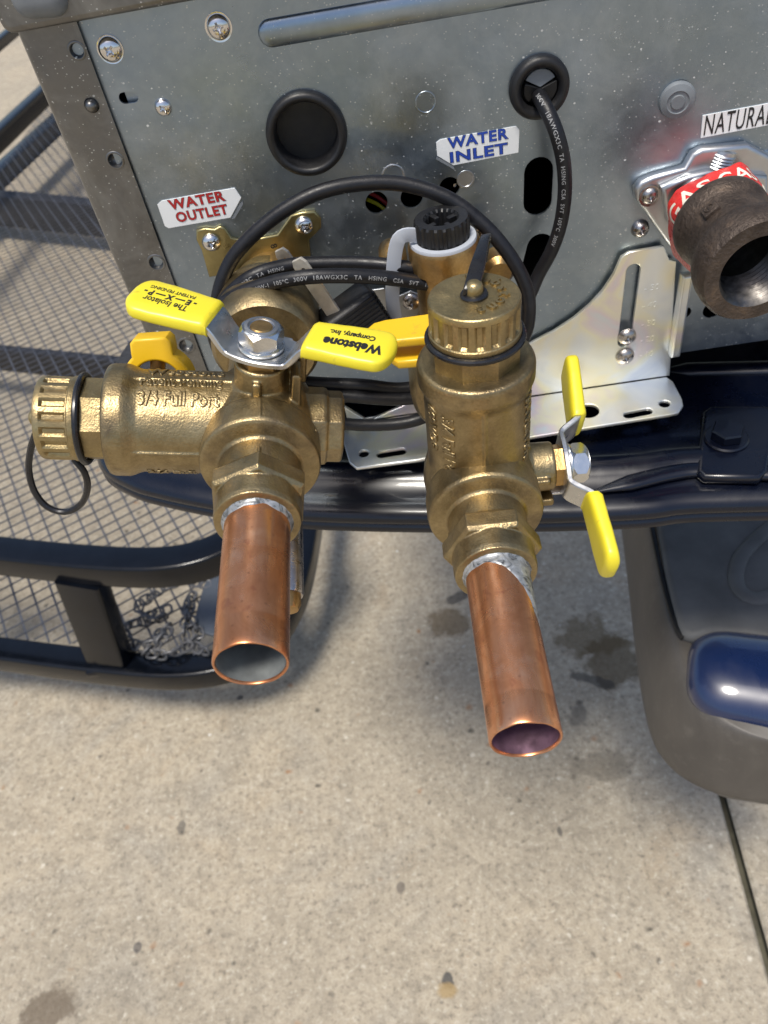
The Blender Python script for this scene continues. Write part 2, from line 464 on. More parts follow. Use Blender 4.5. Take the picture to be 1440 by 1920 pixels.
def tri_grid_wrap(part, maxlen):                 # subdivide long edges so a text can be wrapped
    bm = bmesh.new(); me = bpy.data.meshes.new('w'); me.from_pydata([tuple(v) for v in part[0]], [], part[1]); bm.from_mesh(me)
    bmesh.ops.triangulate(bm, faces=bm.faces)
    for _ in range(4):
        es = [e for e in bm.edges if e.calc_length() > maxlen]
        if not es: break
        bmesh.ops.subdivide_edges(bm, edges=es, cuts=1); bmesh.ops.triangulate(bm, faces=bm.faces)
    bm.verts.ensure_lookup_table(); V = [tuple(v.co) for v in bm.verts]; Fc = [tuple(v.index for v in f.verts) for f in bm.faces]
    bm.free(); bpy.data.meshes.remove(me); return V, Fc
T = Matrix.Translation
def R4(a, ax): return Matrix.Rotation(a, 4, ax)
PANEL = Matrix(((1, 0, 0, 0), (0, 0, -1, 0), (0, 1, 0, 0), (0, 0, 0, 1)))   # 2D (X,Z) outlines standing up, z -> towards viewer

def screw_mesh(R, h, flange=0, cross=.42):       # round head with a cross recess
    n = 40; V, Fc = [], []; idx = {}
    for i in range(n + 1):
        for j in range(n + 1):
            u, v = i / n * 2 - 1, j / n * 2 - 1
            x = u * math.sqrt(1 - v * v / 2); y = v * math.sqrt(1 - u * u / 2)
            r = min(1, math.hypot(x, y)); z = h * (1 - r ** 2.6) ** .62
            ax, ay = abs(x), abs(y)
            wv = .105 * (1 - min(1, max(ax, ay) / cross) * .35)
            ins = (ax < wv and ay < cross) or (ay < wv and ax < cross) or (ax + ay < .30)
            if ins: z -= h * .62 * (1 - .75 * min(1, max(ax, ay) / cross))
            idx[i, j] = len(V); V.append((x * R, y * R, z))
    for i in range(n):
        for j in range(n): Fc.append((idx[i, j], idx[i + 1, j], idx[i + 1, j + 1], idx[i, j + 1]))
    if flange: V, Fc = join((V, Fc), lathe([(R * .9, .0004), (flange, .0006), (flange, 0)], 36))
    return V, Fc
screw_cache = {}
def screw(px, py, rpx, mat, parent, hr=.62, fl=0, Y=0.0, name='screw', rot=.4, nrm=(0, -1, 0), p=None, pre=None):
    p = p or W(px, py, Y=Y); R = LEN(rpx, p); key = (round(R, 4), hr, fl, mat)
    if key not in screw_cache:
        o = mk(name, *screw_mesh(R, R * hr, R * fl), mat, parent, True, 50); screw_cache[key] = o.data
    else:
        o = bpy.data.objects.new(name, screw_cache[key]); col.objects.link(o); o.parent = parent
    mm = (pre or Matrix.Identity(4)) @ frame(p, nrm) @ R4(rot, 'Z'); o.matrix_basis = mm; return o

# ------------------------------------------------------------------ ground
def ground():
    a, b = W(1355, 1490, Z=0), W(1440, 1800, Z=0); d = (a - b); d.z = 0; d.normalize(); nrm = Vector((d.y, -d.x, 0))
    if nrm.x < 0: nrm = -nrm
    g = .0045; big = 60; V, Fc = [], []
    A0, A1 = a - d * big, a + d * big
    def row(off, z): V.extend([(A0 + nrm * off) + Vector((0, 0, z)), (A1 + nrm * off) + Vector((0, 0, z))])
    for off, z in ((-big, 0), (-g - .003, 0), (-g, -.003), (-g, -.016), (g, -.016), (g, -.003), (g + .003, 0), (big, 0)): row(off, z)
    for i in range(7): Fc.append((2 * i, 2 * i + 1, 2 * i + 3, 2 * i + 2))
    o = mk('concrete_driveway', V, Fc, 'concrete', None, False); tag(o, kind='structure')
    o.data.materials.append(M['joint_dirt'])
    for p in o.data.polygons:
        if all(o.data.vertices[i].co.z < -.001 for i in p.vertices): p.material_index = 1
ground()

# ------------------------------------------------------------------ water heater
heater = tag(empty('water_heater', (0.1, 0.1, .735)), 'grey metal tankless water heater casing with water inlet and outlet stickers', 'water heater')
HL = Matrix.Translation((-.1, -.1, -.735))
heater_parts_fix = []
bpy.context.view_layer.update()
def H(name, V, Fc, mat, M4=None, **kw):
    m4 = HL @ M4 if M4 is not None else HL
    return mk(name, V, Fc, mat, kw.pop('parent', heater), M4=m4, **kw)
def ell(px, py, rpx, n=32, Y=0.0):
    c = W(px, py, Y=Y); r = LEN(rpx, c); return [(c.x + r * math.cos(2 * PI * i / n), c.z + r * math.sin(2 * PI * i / n)) for i in range(n)]
def stad(x0, z0, x1, z1, r, n=10):
    a = math.atan2(z1 - z0, x1 - x0); out = []
    for i in range(n + 1): t = a + PI / 2 + PI * i / n; out.append((x0 + r * math.cos(t), z0 + r * math.sin(t)))
    for i in range(n + 1): t = a - PI / 2 + PI * i / n; out.append((x1 + r * math.cos(t), z1 + r * math.sin(t)))
    return out
XS = -.1075                                      # seam between strip and panel
ZT, ZB = 1.06, .7365
holes = [ell(706, 380, 21), ell(772, 370, 21), ell(843, 351, 19), ell(1285, 586, 11), ell(1335, 581, 17), ell(1402, 574, 17), ell(575, 250, 62), ell(1010, 162, 44)]
a, b = P2(1010, 322), P2(1008, 378); holes.append(stad(a[0], a[1], b[0], b[1], LEN(27, W(1010, 350, Y=0))))
a, b = P2(1013, 462), P2(1003, 500); holes.append(stad(a[0], a[1], b[0], b[1], LEN(25, W(1010, 480, Y=0))))
a, b = P2(233, 184), P2(249, 182); holes.append(stad(a[0], a[1], b[0], b[1], LEN(10, W(240, 183, Y=0))))
outer = [(XS - .006, ZB), (.40, ZB), (.40, ZT), (XS - .006, ZT)]
H('panel', *plate(outer, holes, .0012), 'zinc_panel', T((0, .0012, 0)) @ PANEL, smooth=False)
# casing behind it
V = [(x, y, z) for x in (-.132, .40) for y in (.0025, .26) for z in (ZB + .001, ZT)]
H('casing', V, [(0, 1, 3, 2), (4, 5, 7, 6), (0, 4, 6, 2), (1, 5, 7, 3), (2, 3, 7, 6)], 'dark_inside', smooth=False)
for i, (mname, dy) in enumerate((('ink_red', -6), ('yellow_vinyl', 8))):
    p, q = W(688, 366 + dy, Y=.012), W(730, 392 + dy, Y=.012)
    H('inner_wire', *tube([p, (p + q) / 2 + Vector((0, .002, 0)), q], .0009, 8), mname)
p = W(852, 344, Y=.006); H('inner_screw', *lathe([(0, .002), (.0008, .002), (.0012, 0)], 12), 'chrome', frame(p, (0, -1, 0)))
p = W(248, 183, Y=.004); H('inner_tab', *plate([(-.002, -.0035), (.004, -.0035), (.004, .0035), (-.002, .0035)], (), .001), 'zinc_panel', T((p.x, p.y, p.z)) @ PANEL, smooth=False)
# raised rib near the top
a, b = W(508, 62, Y=0), W(1100, -40, Y=0); b.z = a.z + (b.z - a.z); L = (b - a).length; r = LEN(24, a)
sec = [(r * math.cos(PI * i / 12), .42 * r * math.sin(PI * i / 12)) for i in range(13)]
V, Fc = [], []
prof = [(-r * math.cos(rad(x)), math.sin(rad(x))) for x in (3, 20, 40, 60, 75, 90)] + [(L * k / 6, 1) for k in range(1, 7)]
for u, s in prof:
    for c, h in sec: V.append((u, c * s, h * s))
n_ = len(sec)
for i in range(len(prof) - 1):
    for k in range(n_ - 1): Fc.append((i * n_ + k, i * n_ + k + 1, (i + 1) * n_ + k + 1, (i + 1) * n_ + k))
H('pressed_rib', V, Fc, 'zinc_panel', frame(a, (0, -1, 0), (b - a)), angle=60)
# corner strip with dimples and a bent edge
XE = -.1315
dim = [(144, 95), (216, 301), (293, 493), (349, 648)]
dh = [ell(x, y, 13, 24, -.002) for x, y in dim]
bevx = XE + .004
H('corner_strip', *plate([(XS, ZB - .001), (XS, ZT - .02), (bevx, ZT - .02), (bevx, ZB - .001)], dh, .0006), 'painted_strip', T((0, -.0014, 0)) @ PANEL, smooth=False)
sec = [(XS + .0002, -.0008), (XS + .0002, -.0021)]
bend = [(bevx, -.002), (bevx - .0015, -.0017), (bevx - .003, -.0006), (XE - .0006, .002), (XE - .001, .006), (XE - .001, .25)]
V = [(x, y, z) for x, y in bend for z in (ZB - .001, ZT - .02)]
H('strip_edge', V, [(2 * i, 2 * i + 1, 2 * i + 3, 2 * i + 2) for i in range(len(bend) - 1)], 'painted_strip', angle=60)
for x, y in dim:
    p = W(x, y, Y=-.002); r = LEN(13, p)
    H('dimple', *lathe([(r * 1.32, .0000), (r * 1.2, .0003), (r * 1.02, .0002), (r * .94, -.0012), (r * .7, -.0024), (r * .45, -.0030), (0, -.0032)], 32), 'painted_strip', frame(p, (0, -1, 0)), angle=60)
p = W(172, 197, Y=-.002); r = LEN(12, p)
H('rivet', *lathe([(r * 1.15, .0002), (r * 1.1, .0005), (r, .0002), (r * .95, .0012), (r * .7, .0026), (r * .35, .0032), (0, .0033)], 32), 'painted_strip', frame(p, (0, -1, 0)), angle=60)
# top frame lip and its plastic corner
zl = W(150, 40, Y=-.008).z
path = [(.40, zl + .013), (-.118, zl + .013)]
pl = rrect(.53, .034, .004, 4, (.40 - .134) / 2 - .001, zl + .017)
H('top_frame', *plate(pl, (), .016, .0025, 3), 'grey_plastic' if 0 else 'painted_strip', T((0, .006, 0)) @ PANEL, angle=50)
p = W(72, 10, Y=-.012)
H('corner_cap', *box(.020, .020, .017, .006, 5), 'grey_plastic', T((p.x + .001, p.y + .006, p.z + .004)) @ R4(.1, 'Y'))
p = W(200, -2, Y=-.012)
H('frame_slot', *plate(stad(p.x, p.z + .002, p.x + .06, p.z + .002, .0022), (), .0012, .0004), 'black_rubber', T((0, -.0095, 0)) @ PANEL)
# rubber plug and grommet
p = W(575, 250, Y=0); r = LEN(76, p)
H('rubber_plug', *lathe([(r, -.0006), (r * 1.0, .0015), (r * .97, .0032), (r * .90, .0042), (r * .82, .0040), (r * .77, .0030), (r * .755, -.004), (r * .74, -.006), (0, -.006)], 64), 'black_rubber', frame(p, (0, -1, 0)), angle=60)
p = W(1010, 162, Y=0); r = LEN(56, p)
g = H('cable_grommet', *lathe([(r, -.0006), (r, .0022), (r * .95, .0040), (r * .84, .0048), (r * .72, .0044), (r * .63, .003), (r * .60, -.004), (0, -.0045)], 64), 'black_rubber', frame(p, (0, -1, 0)), angle=60)
for k, (a0, a1) in enumerate(((25, 150), (155, 225), (-80, 20))):
    pts = [(0, 0)] + [(r * .58 * math.cos(rad(a0 + (a1 - a0) * i / 8)), r * .58 * math.sin(rad(a0 + (a1 - a0) * i / 8))) for i in range(9)]
    pts = [(x * .96 + .0003, y * .96) for x, y in pts]
    mk('grommet_flap', *plate(pts, (), .0015, .0003), 'grey_plastic' if k == 0 else 'black_rubber', g, M4=HL @ T((p.x, p.y - .0005 - k * .0004, p.z)) @ PANEL @ R4([-.12, .18, .1][k], 'X'))
p = W(1269, 186, Y=0); r = LEN(33, p)
H('button_plug', *lathe([(r, 0), (r, .0014), (r * .93, .0024), (r * .62, .0034), (r * .56, .0030), (r * .40, .0030), (r * .36, .0036), (0, .0036)], 48), 'grey_plastic', frame(p, (-.15, -1, -.05)), angle=30)
for x, y, rr in ((873, 336, 17), (737, 330, 22), (798, 192, 20)):
    p = W(x, y, Y=-.0001); r = LEN(rr, p)
    H('weld_mark', *lathe([(r, 0), (r * .97, .00012), (r * .88, .00016), (r * .84, 0)] if rr != 17 else [(r, 0), (r * .97, .0003), (r * .8, .0003), (r * .76, .0001), (0, .0001)], 40), 'zinc_panel' if rr == 20 else 'die_cast', frame(p, (0, -1, 0)))
p = W(1438, 292, Y=0); r = LEN(11, p); H('rivet', *lathe([(r, 0), (r, .0006), (r * .5, .001), (0, .001)], 24), 'zinc_panel', frame(p, (0, -1, 0)))
# screws
HS = empty('x'); bpy.data.objects.remove(HS)
def hscrew(px, py, rpx, mat, Y=0.0, **kw):
    o = screw(px, py, rpx, mat, heater, Y=Y, pre=HL, **kw); return o
hscrew(207, 92, 23, 'chrome', fl=1.06, rot=.75)
hscrew(410, 50, 23, 'chrome', fl=1.1, rot=.2)
hscrew(306, 201, 16, 'chrome', rot=.6)
# stickers
def fit(s_, cap, wid, ext, off):
    V, Fc = text(s_, 1.0, ext, 0, space=1.1); 
    V, Fc = text(s_, cap / .69, ext, off, space=1.1)
    x0 = min(v[0] for v in V); x1 = max(v[0] for v in V); k = wid / (x1 - x0)
    return [((v[0] - (x0 + x1) / 2) * k, v[1], v[2]) for v in V], Fc
def sticker(outl, lines, mat_shadow, mat_ink, cx, cy, size, wids, name='sticker', Y=-.0006, off=.00013, gap=1.44, second_dx=0, slope=None):
    pts = [P2(x, y, Y) for x, y in outl]
    st = H(name, *plate(pts, (), .0005), 'sticker_white', T((0, Y + .0006, 0)) @ PANEL, smooth=False)
    c = W(cx, cy, Y=Y); a = W(outl[0][0], outl[0][1], Y=Y); b = W(outl[1][0], outl[1][1], Y=Y)
    ang = math.atan2(b.z - a.z, b.x - a.x) if slope is None else slope
    for i, ln in enumerate(lines):
        base = T((c.x, Y - .00002, c.z)) @ PANEL @ R4(ang, 'Z') @ T((second_dx * i, -(i - (len(lines) - 1) / 2) * size * gap, 0))
        if mat_shadow: mk('lettering', *fit(ln, size, wids[i] * 1.02, .00003, off * 2.0), mat_shadow, st, False, M4=HL @ base)
        mk('lettering', *fit(ln, size, wids[i], .00003, off if mat_shadow else .00003), mat_ink, st, False, M4=HL @ T((0, -.00006, 0)) @ base)
    return st
s1 = LEN(17.6, W(370, 390, Y=0)); lw = LEN(1, W(370, 390, Y=0))
sticker([(303, 377), (440, 353), (452, 371), (432, 408), (316, 428), (309, 424), (295, 384)], ['WATER', 'OUTLET'], 'ink_black', 'ink_red', 373, 389, s1, (106 * lw, 98 * lw), second_dx=.0004)
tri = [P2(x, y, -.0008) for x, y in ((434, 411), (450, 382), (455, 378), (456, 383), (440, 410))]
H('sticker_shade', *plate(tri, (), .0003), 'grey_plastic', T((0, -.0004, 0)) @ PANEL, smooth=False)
sticker([(826, 262), (968, 237), (974, 244), (972, 286), (850, 310), (820, 292), (818, 268)], ['WATER', 'INLET'], 'ink_black', 'ink_blue', 897, 274, s1, (108 * lw, 104 * lw))
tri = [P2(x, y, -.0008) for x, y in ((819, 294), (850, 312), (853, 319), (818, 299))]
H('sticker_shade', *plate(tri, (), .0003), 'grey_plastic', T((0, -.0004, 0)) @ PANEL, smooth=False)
p = W(1378, 228, Y=-.0006)
sticker([(1318, 217), (1560, 172), (1560, 212), (1314, 259)], ['NATURAL GAS'], None, 'ink_black', 1417, 220, LEN(36, p), (LEN(188, p),))
# outlet mounting bracket (gold)
op = [(368, 432), (384, 428), (402, 430), (412, 424), (422, 428), (434, 446), (462, 452), (520, 440), (545, 404), (566, 398), (590, 396), (602, 410), (602, 428), (580, 450), (584, 500), (500, 520), (404, 518), (392, 520), (378, 470), (368, 450)]
ob = H('outlet_plate', *plate([P2(x, y, -.002) for x, y in op], (), .0022, .0007), 'yellow_zinc', T((0, 0, 0)) @ PANEL, angle=50)
o = screw(396, 454, 18, 'chrome', ob, Y=-.0024, rot=.3, hr=.7, pre=HL)
o = screw(570, 422, 18, 'chrome', ob, Y=-.0024, rot=.1, hr=.7, pre=HL)
p = W(516, 468, Y=-.0024); mk('stamped_mark', *text('8 E', .0045, .00008), 'ink_black', ob, False, M4=HL @ T(p) @ PANEL @ R4(-PI / 2 + .2, 'Z'))
# wall bracket: upright plate with an arc cut away, bent foot, end rib
ZF = .7251; YB = -.004
br = H('wall_bracket', *plate([P2(x, y, YB) for x, y in [(1180, 473), (1245, 462), (1255, 487), (1268, 490)]] + [(.1405, ZF)] + [(-.040, ZF), (-.040, ZF + .012)] + [P2(x, y, YB) for x, y in [(690, 790), (800, 742), (900, 692), (960, 664), (1000, 641), (1040, 620), (1075, 597), (1105, 572), (1130, 545), (1150, 515), (1165, 482)]],
      [stad(*P2(1188, 507, YB), *P2(1171, 640, YB), LEN(12.5, W(1180, 570, Y=YB)))], .0022, .0005), 'passivated_zinc', T((0, YB + .002, 0)) @ PANEL, angle=50)
ft = [(.1385, -.0045)] + [(W(x, y, Z=ZF).x, W(x, y, Z=ZF).y) for x, y in [(1262, 715), (1279, 748), (1281, 760), (1272, 773), (1255, 777), (1130, 797), (985, 821), (880, 838), (785, 862), (668, 877), (655, 866), (650, 850), (640, 815)]] + [(-.040, -.0045)]
def ft_hole(px, py, rx, n=24):
    c = W(px, py, Z=ZF); r = LEN(rx, c); return [(c.x + r * math.cos(2 * PI * i / n), c.y + r * math.sin(2 * PI * i / n)) for i in range(n)]
def ft_slot(a, b, rpx):
    p, q = W(*a, Z=ZF), W(*b, Z=ZF); return stad(p.x, p.y, q.x, q.y, LEN(rpx, p))
H('bracket_foot', *plate(ft, [ft_hole(1103, 770, 20), ft_slot((1178, 778), (1214, 771), 9), ft_hole(1246, 757, 10), ft_hole(682, 850, 10), ft_slot((715, 852), (753, 846), 9)], .002, .0005), 'passivated_zinc', T((0, 0, ZF - .002)), parent=br, angle=50)
a, b = W(1262, 490, Y=YB), W(1262, 690, Y=YB)
H('bracket_rib', *plate(rrect(.0052, .048, .0008, 2), (), .006, .0012), 'passivated_zinc', T((.1395, YB - .0005, .7655)) @ PANEL, parent=br, angle=50)
for (x, y) in ((1176, 631), (1172, 668)):
    o = screw(x, y, 17, 'dull_steel', br, Y=YB - .0006, rot=.35, hr=.6, pre=HL)
for (x, y, tx) in ((1222, 540, '- 50'), (1218, 573, '- 40'), (1216, 607, '- 30'), (1214, 637, '- 20'), (1212, 665, '- 10')):
    p = W(x, y, Y=YB - .0003); mk('stamped_mark', *text(tx, .0048, .00012), 'passivated_zinc', br, False, M4=HL @ T(p) @ PANEL)
# gas inlet: die cast flange, test port, red tape
gf = [(1188, 352), (1200, 338), (1222, 328), (1282, 312), (1296, 286), (1315, 276), (1400, 268), (1460, 300), (1480, 420), (1400, 520), (1262, 470), (1240, 440), (1206, 392), (1190, 372)]
ga = H('gas_flange', *plate([P2(x, y, -.004) for x, y in gf], (), .006, .0018, 4), 'die_cast', T((0, -.0002, 0)) @ PANEL, angle=60)
ri = [(1240, 352), (1290, 330), (1330, 320), (1440, 330), (1440, 470), (1290, 470), (1254, 420), (1244, 380)]
H('gas_boss', *plate([P2(x, y, -.01) for x, y in ri], (), .006, .002, 4), 'die_cast', T((0, -.0045, 0)) @ PANEL, parent=ga, angle=60)
o = screw(1218, 367, 16, 'dull_steel', ga, Y=-.0064, rot=.2, hr=.6, fl=1.25, pre=HL)
hscrew(1200, 428, 17, 'dull_steel', rot=.3, hr=.9)
pb, pt = W(1330, 350, Y=-.004), W(1360, 283, Y=-.004)
dv = (pt - pb); r = LEN(24, pt)
prof = [(r * 1.15, -.006), (r * 1.12, dv.length - .008)]
h0 = dv.length - .008
for i in range(6): prof += [(r, h0 + i * .0013), (r * .9, h0 + i * .0013 + .00065)]
prof += [(r * .86, h0 + .0085), (r * .5, h0 + .0085), (r * .46, h0 + .006), (0, h0 + .006)]
tp = H('test_port', *lathe(prof, 40), 'die_cast', frame(pb, dv), parent=ga, angle=28)
GA = W(1417, 502, Y=-.077); GX, GZ_ = GA.x, GA.z          # gas pipe axis, along Y
def gaxis(y): return Vector((GX, y, GZ_))
tape_px = [(1262, 478), (1252, 440), (1250, 400), (1253, 380), (1268, 360), (1292, 345), (1318, 332), (1345, 321), (1370, 311), (1388, 303), (1402, 310), (1414, 326), (1426, 343), (1428, 380), (1424, 420)]
tb_ = resample_later = None
back = catmull([W(x, y, Y=-.0125) for x, y in tape_px], .0008)
tacc = [0.0]
for i in range(1, len(back)): tacc.append(tacc[-1] + (back[i] - back[i - 1]).length)
axc = Vector((GX, -.0125, GZ_))
def tape_point(i, v):
    p = back[i]; q = axc + (p - axc) * (1 - .10 * v); q.y = -.0125 - .0235 * v
    k = mnoise.noise(Vector((i * .11, v * 2.2, 5))) * .0009 + mnoise.noise(Vector((i * .03, v, 9))) * .0010
    r_ = (p - axc).normalized(); q = q + r_ * k
    if v == 0: q.y += .0009 * mnoise.noise(Vector((i * .2, 2, 2)))
    return q
V, Fc = [], []; nv = 11
for i in range(len(back)):
    for j in range(nv): V.append(tape_point(i, j / (nv - 1)))
for i in range(len(back) - 1):
    for j in range(nv - 1): Fc.append((i * nv + j, i * nv + nv + j, i * nv + nv + j + 1, i * nv + j + 1))
tpz = H('gas_tape', V, Fc, 'tape_red', parent=ga, angle=60)
def tape_at(px, py):
    best = min(range(len(back)), key=lambda i: (back[i] - W(px, py, Y=-.0125)).length); return best
import bisect as _b
def tape_text(s_, px0, px1, vlo, vhi):
    i0, i1 = tape_at(*px0), tape_at(*px1); V, Fc = tri_grid_wrap(text(s_, 1.0, 0, .012), .06)
    x0 = min(v[0] for v in V); x1 = max(v[0] for v in V); y0 = min(v[1] for v in V); y1 = max(v[1] for v in V); out = []
    for x, y, z in V:
        d_ = tacc[i0] + (tacc[i1] - tacc[i0]) * (x - x0) / (x1 - x0); i = min(len(back) - 2, max(0, _b.bisect(tacc, d_) - 1)); f = (d_ - tacc[i]) / (tacc[i + 1] - tacc[i])
        v = vhi + (vlo - vhi) * (y - y0) / (y1 - y0)
        q = tape_point(i, v).lerp(tape_point(i + 1, v), f); q = q + (q - Vector((GX, q.y, GZ_))).normalized() * .00022; out.append(q)
    mk('lettering', out, Fc, 'tape_white', tpz, False, M4=HL)
tape_text('GAS', (1251, 405), (1322, 330), .16, .62)
tape_text('GAS', (1334, 326), (1404, 312), .16, .62)
tape_text('GAS', (1418, 332), (1426, 410), .16, .62)
H('gas_spigot', *lathe([(.0080, 0), (.0080, .028)], 40), 'die_cast', frame(gaxis(-.01), (0, -1, 0)), parent=ga)
# water inlet filter with black serrated cap, white strap ring
pc = W(827, 407, Y=-.038); r = LEN(52, pc)
fl = H('inlet_filter', *lathe([(0, -.05), (.0135, -.05), (.0135, -.012), (.0150, -.011), (.0152, -.0015), (.0145, 0), (0, 0)], 56), 'fitting_brass', frame(pc - Vector((0, 0, .010)), (0, 0, 1)), angle=40)
cap = rib_lathe([(.0100, -.010), (r * 1.0, -.0095), (r * 1.02, -.006), (r * 1.02, -.001), (r * .96, 0), (r * .66, 0), (r * .64, -.001), (r * .62, -.010), (0, -.010)], 120, 20, .0007, -.0096, -.0005)
fc = H('filter_cap', *cap, 'black_plastic', frame(pc, (0, 0, 1)), parent=fl, angle=30)
for k in range(4):
    a = .5 + k * PI / 2; mk('cap_spoke', *box(r * .42, .0022, .006, .0003, 1), 'black_plastic', fl, M4=HL @ T(pc) @ R4(a, 'Z') @ T((r * .48, 0, -.0042)), smooth=False)
H('strap_ring', *lathe([(r * 1.0, -.0002), (r * 1.23, -.0002), (r * 1.25, .0008), (r * 1.22, .0018), (r * 1.0, .0018)], 56), 'white_plastic', frame(pc - Vector((0, 0, .0105)), (0, 0, 1)), parent=fl)
st = [W(795, 446, Y=-.040), W(772, 440, Y=-.041), W(752, 444, Y=-.042), W(743, 462, Y=-.042), W(738, 500, Y=-.042), W(736, 560, Y=-.042), W(742, 600, Y=-.04)]
V, Fc = sweep(catmull(st, .0015), rrect(.0062, .0012, .0004, 2), up=(0, -1, 0)); H('strap_tail', V, Fc, 'white_plastic', parent=fl)
for x, y, rr in ((735, 470, 26), (930, 490, 30)):
    p = W(x, y, Y=-.012); H('filter_lug', *lathe([(0, 0), (LEN(rr, p), 0), (LEN(rr, p), .009), (LEN(rr * .7, p), .012), (0, .012)], 32), 'fitting_brass', frame(p, (0, -1, 0)), parent=fl)
p = W(915, 425, Y=0); hscrew(908, 432, 17, 'dull_steel', Y=-.01)
# grey support tab behind the plug, with its screw
tb = H('support_tab', *plate([P2(x, y, -.006) for x, y in ((680, 545), (720, 540), (735, 560), (770, 545), (810, 560), (810, 640), (690, 640))], (), .0016, .0005), 'die_cast', T((0, -.005, 0)) @ PANEL)
hscrew(771, 566, 17, 'dull_steel', Y=-.0068, rot=.1)
# outlet and inlet tails with union nuts
def tail(P, name, y0, y1, z=None):
    p = H(name, *lathe([(0, 0), (.0155, 0), (.0155, .05), (0, .05)], 40), 'fitting_brass', frame(P, (0, -1, 0)))
    return p
CL = Vector((-.0600, -.111, .817)); CR = Vector((.0208, -.1195, .7830))
tail(Vector((CL.x, .001, CL.z)), 'outlet_tail', 0, 0)
tail(Vector((CR.x, .001, CR.z)), 'inlet_tail', 0, 0)

# ------------------------------------------------------------------ isolation valves (local x = away from drain arm, y = to heater, z = stem)
def solid(prof, M4, n=48): return xf(lathe([(0, prof[0][1])] + prof + [(0, prof[-1][1])], n), M4)
AX = frame((0, 0, 0), (0, -1, 0), (1, 0, 0)); DX = frame((0, 0, 0), (-1, 0, 0), (0, 0, 1)); SX = frame((0, 0, 0), (0, 0, 1), (1, 0, 0)); PX = frame((0, 0, 0), (1, 0, 0), (0, 0, 1)); BX = frame((0, 0, 0), (0, 1, 0), (1, 0, 0))
def wrapped(s, size, ang0, r, x0, depth_, off=.0002):   # raised cast lettering round the drain arm
    V, Fc = weld(tri_grid_wrap(text(s, size, depth_, off, align='LEFT'), .0012)); out = []
    for x, y, z in V:
        a = ang0 + y / r; rr = r + z
        out.append((x0 + x, -rr * math.cos(a), rr * math.sin(a)))
    return out, Fc
parts = [solid([(.012, -.021), (.019, -.015), (.0215, -.006), (.0222, 0), (.0215, .008), (.0205, .016), (.019, .020)], AX),
         solid([(.0196, 0), (.0193, .0440), (.0197, .0455), (.0206, .0476), (.0211, .0492), (.0211, .0541), (.0206, .0557), (.0196, .0562)], DX, 64),
         solid([(.0152, 0), (.0152, .0235), (.0148, .0245)], PX, 8), solid([(.0132, .02), (.0140, .0248), (.0140, .0300), (.0130, .031)], PX, 8),
         solid([(.0135, 0), (.0115, .018), (.0100, .021), (.0098, .0290), (.0092, .0298)], SX),
         solid([(.016, 0), (.0150, .026), (.0150, .040)], BX),
         xf(box(.0032, .0035, .009, .0008, 2), T((-.0015, -.0102, .0225))), xf(box(.0035, .010, .016, .0008, 2), T((.0125, -.004, .0215))), xf(box(.0035, .003, .012, .0008, 2), T((.0145, .004, .024))),
         xf(box(.048, .0012, .0009, 0), T((-.024, -.0195, .0006))), xf(box(.048, .0009, .0012, 0), T((-.024, 0, .0195))), xf(box(.0010, .002, .020, 0), T((.020, -.0140, 0)))]
conn = [solid([(.0205, .0100), (.0216, .0112), (.0221, .0125), (.0221, .0232), (.0216, .0244), (.0206, .0248), (.0158, .0256), (.0149, .0266), (.0146, .0360)], AX, 96),
        xf(lathe([(0, .0352), (.0168, .0352), (.0181, .0366), (.0181, .0428), (.0168, .0442), (0, .0442)], 6, .5), AX),
        solid([(.0150, .040), (.0150, .0510), (.0146, .0530), (.0120, .0532)], AX, 96), xf(box(.0006, .0105, .0446, 0), T((.0, -.0175, 0))), xf(box(.0007, .006, .0306, 0), T((.0, -.034, 0)))]
conn_me = fuse(conn, .00033, 1, 'end_connector'); conn_me.shade_smooth()
def cast_text(s_, size, wid, ang0, x0):
    cu = bpy.data.curves.new('t', 'FONT'); cu.body = s_; cu.size = size; cu.extrude = .00018; cu.bevel_depth = .00028; cu.bevel_resolution = 1; cu.resolution_u = 3; cu.align_x = 'LEFT'; cu.align_y = 'CENTER'; cu.offset = .00005
    ob = bpy.data.objects.new('t', cu); col.objects.link(ob); part = weld(conv(ob)); part = tri_grid_wrap(part, .0015)
    mx = max(v[0] for v in part[0]); out = []
    for x, y, z in part[0]:
        a = ang0 + y / .0195; rr = .0195 + z - .00005; jit = .00025 * mnoise.noise(Vector((x * 300, y * 300, ang0)))
        out.append((x0 + x * wid / mx, -rr * math.cos(a) + jit, rr * math.sin(a) + jit))
    return out, part[1]
cast_front = join(cast_text('3/4 Full Port', .0078, .0290, 1.10, -.0436), cast_text('Patent Pending', .0064, .0295, 1.50, -.0434), cast_text('Webstone', .0070, .0280, 1.86, -.0415))
cast_rear = join(cast_text('3/4 Full Port', .0072, .0310, -.70, -.0425), cast_text('600 WOG', .0064, .0200, -1.10, -.0440))
body_me = fuse(parts, .00042, 2, 'valve_body')
body_me.shade_smooth()
cap_prof = [(.0128, .0600), (.0128, .0676), (0, .0676)]
hexbase = xf(lathe([(0, .0570), (.0158, .0570), (.0158, .0660), (.0150, .0668), (0, .0668)], 8, .5), T((.0018, 0, 0)) @ DX)
cap_v = xf(rib_lathe([(0, .0680), (.0148, .0680), (.0158, .0684), (.0159, .0690), (.0159, .0702), (.01550, .0706), (.01550, .0709), (.01550, .0716), (.01550, .0790), (.01550, .0800), (.01548, .0812), (.0152, .0820), (.0148, .0823), (.0090, .0823), (0, .0823)], 216, 18, .0012, .0712, .0795), T((.0018, 0, 0)) @ DX)
nub = xf(lathe([(.0031, .082), (.0031, .0852), (.0027, .0868), (.0015, .0875), (0, .0876)], 24), T((.0018, 0, 0)) @ DX)
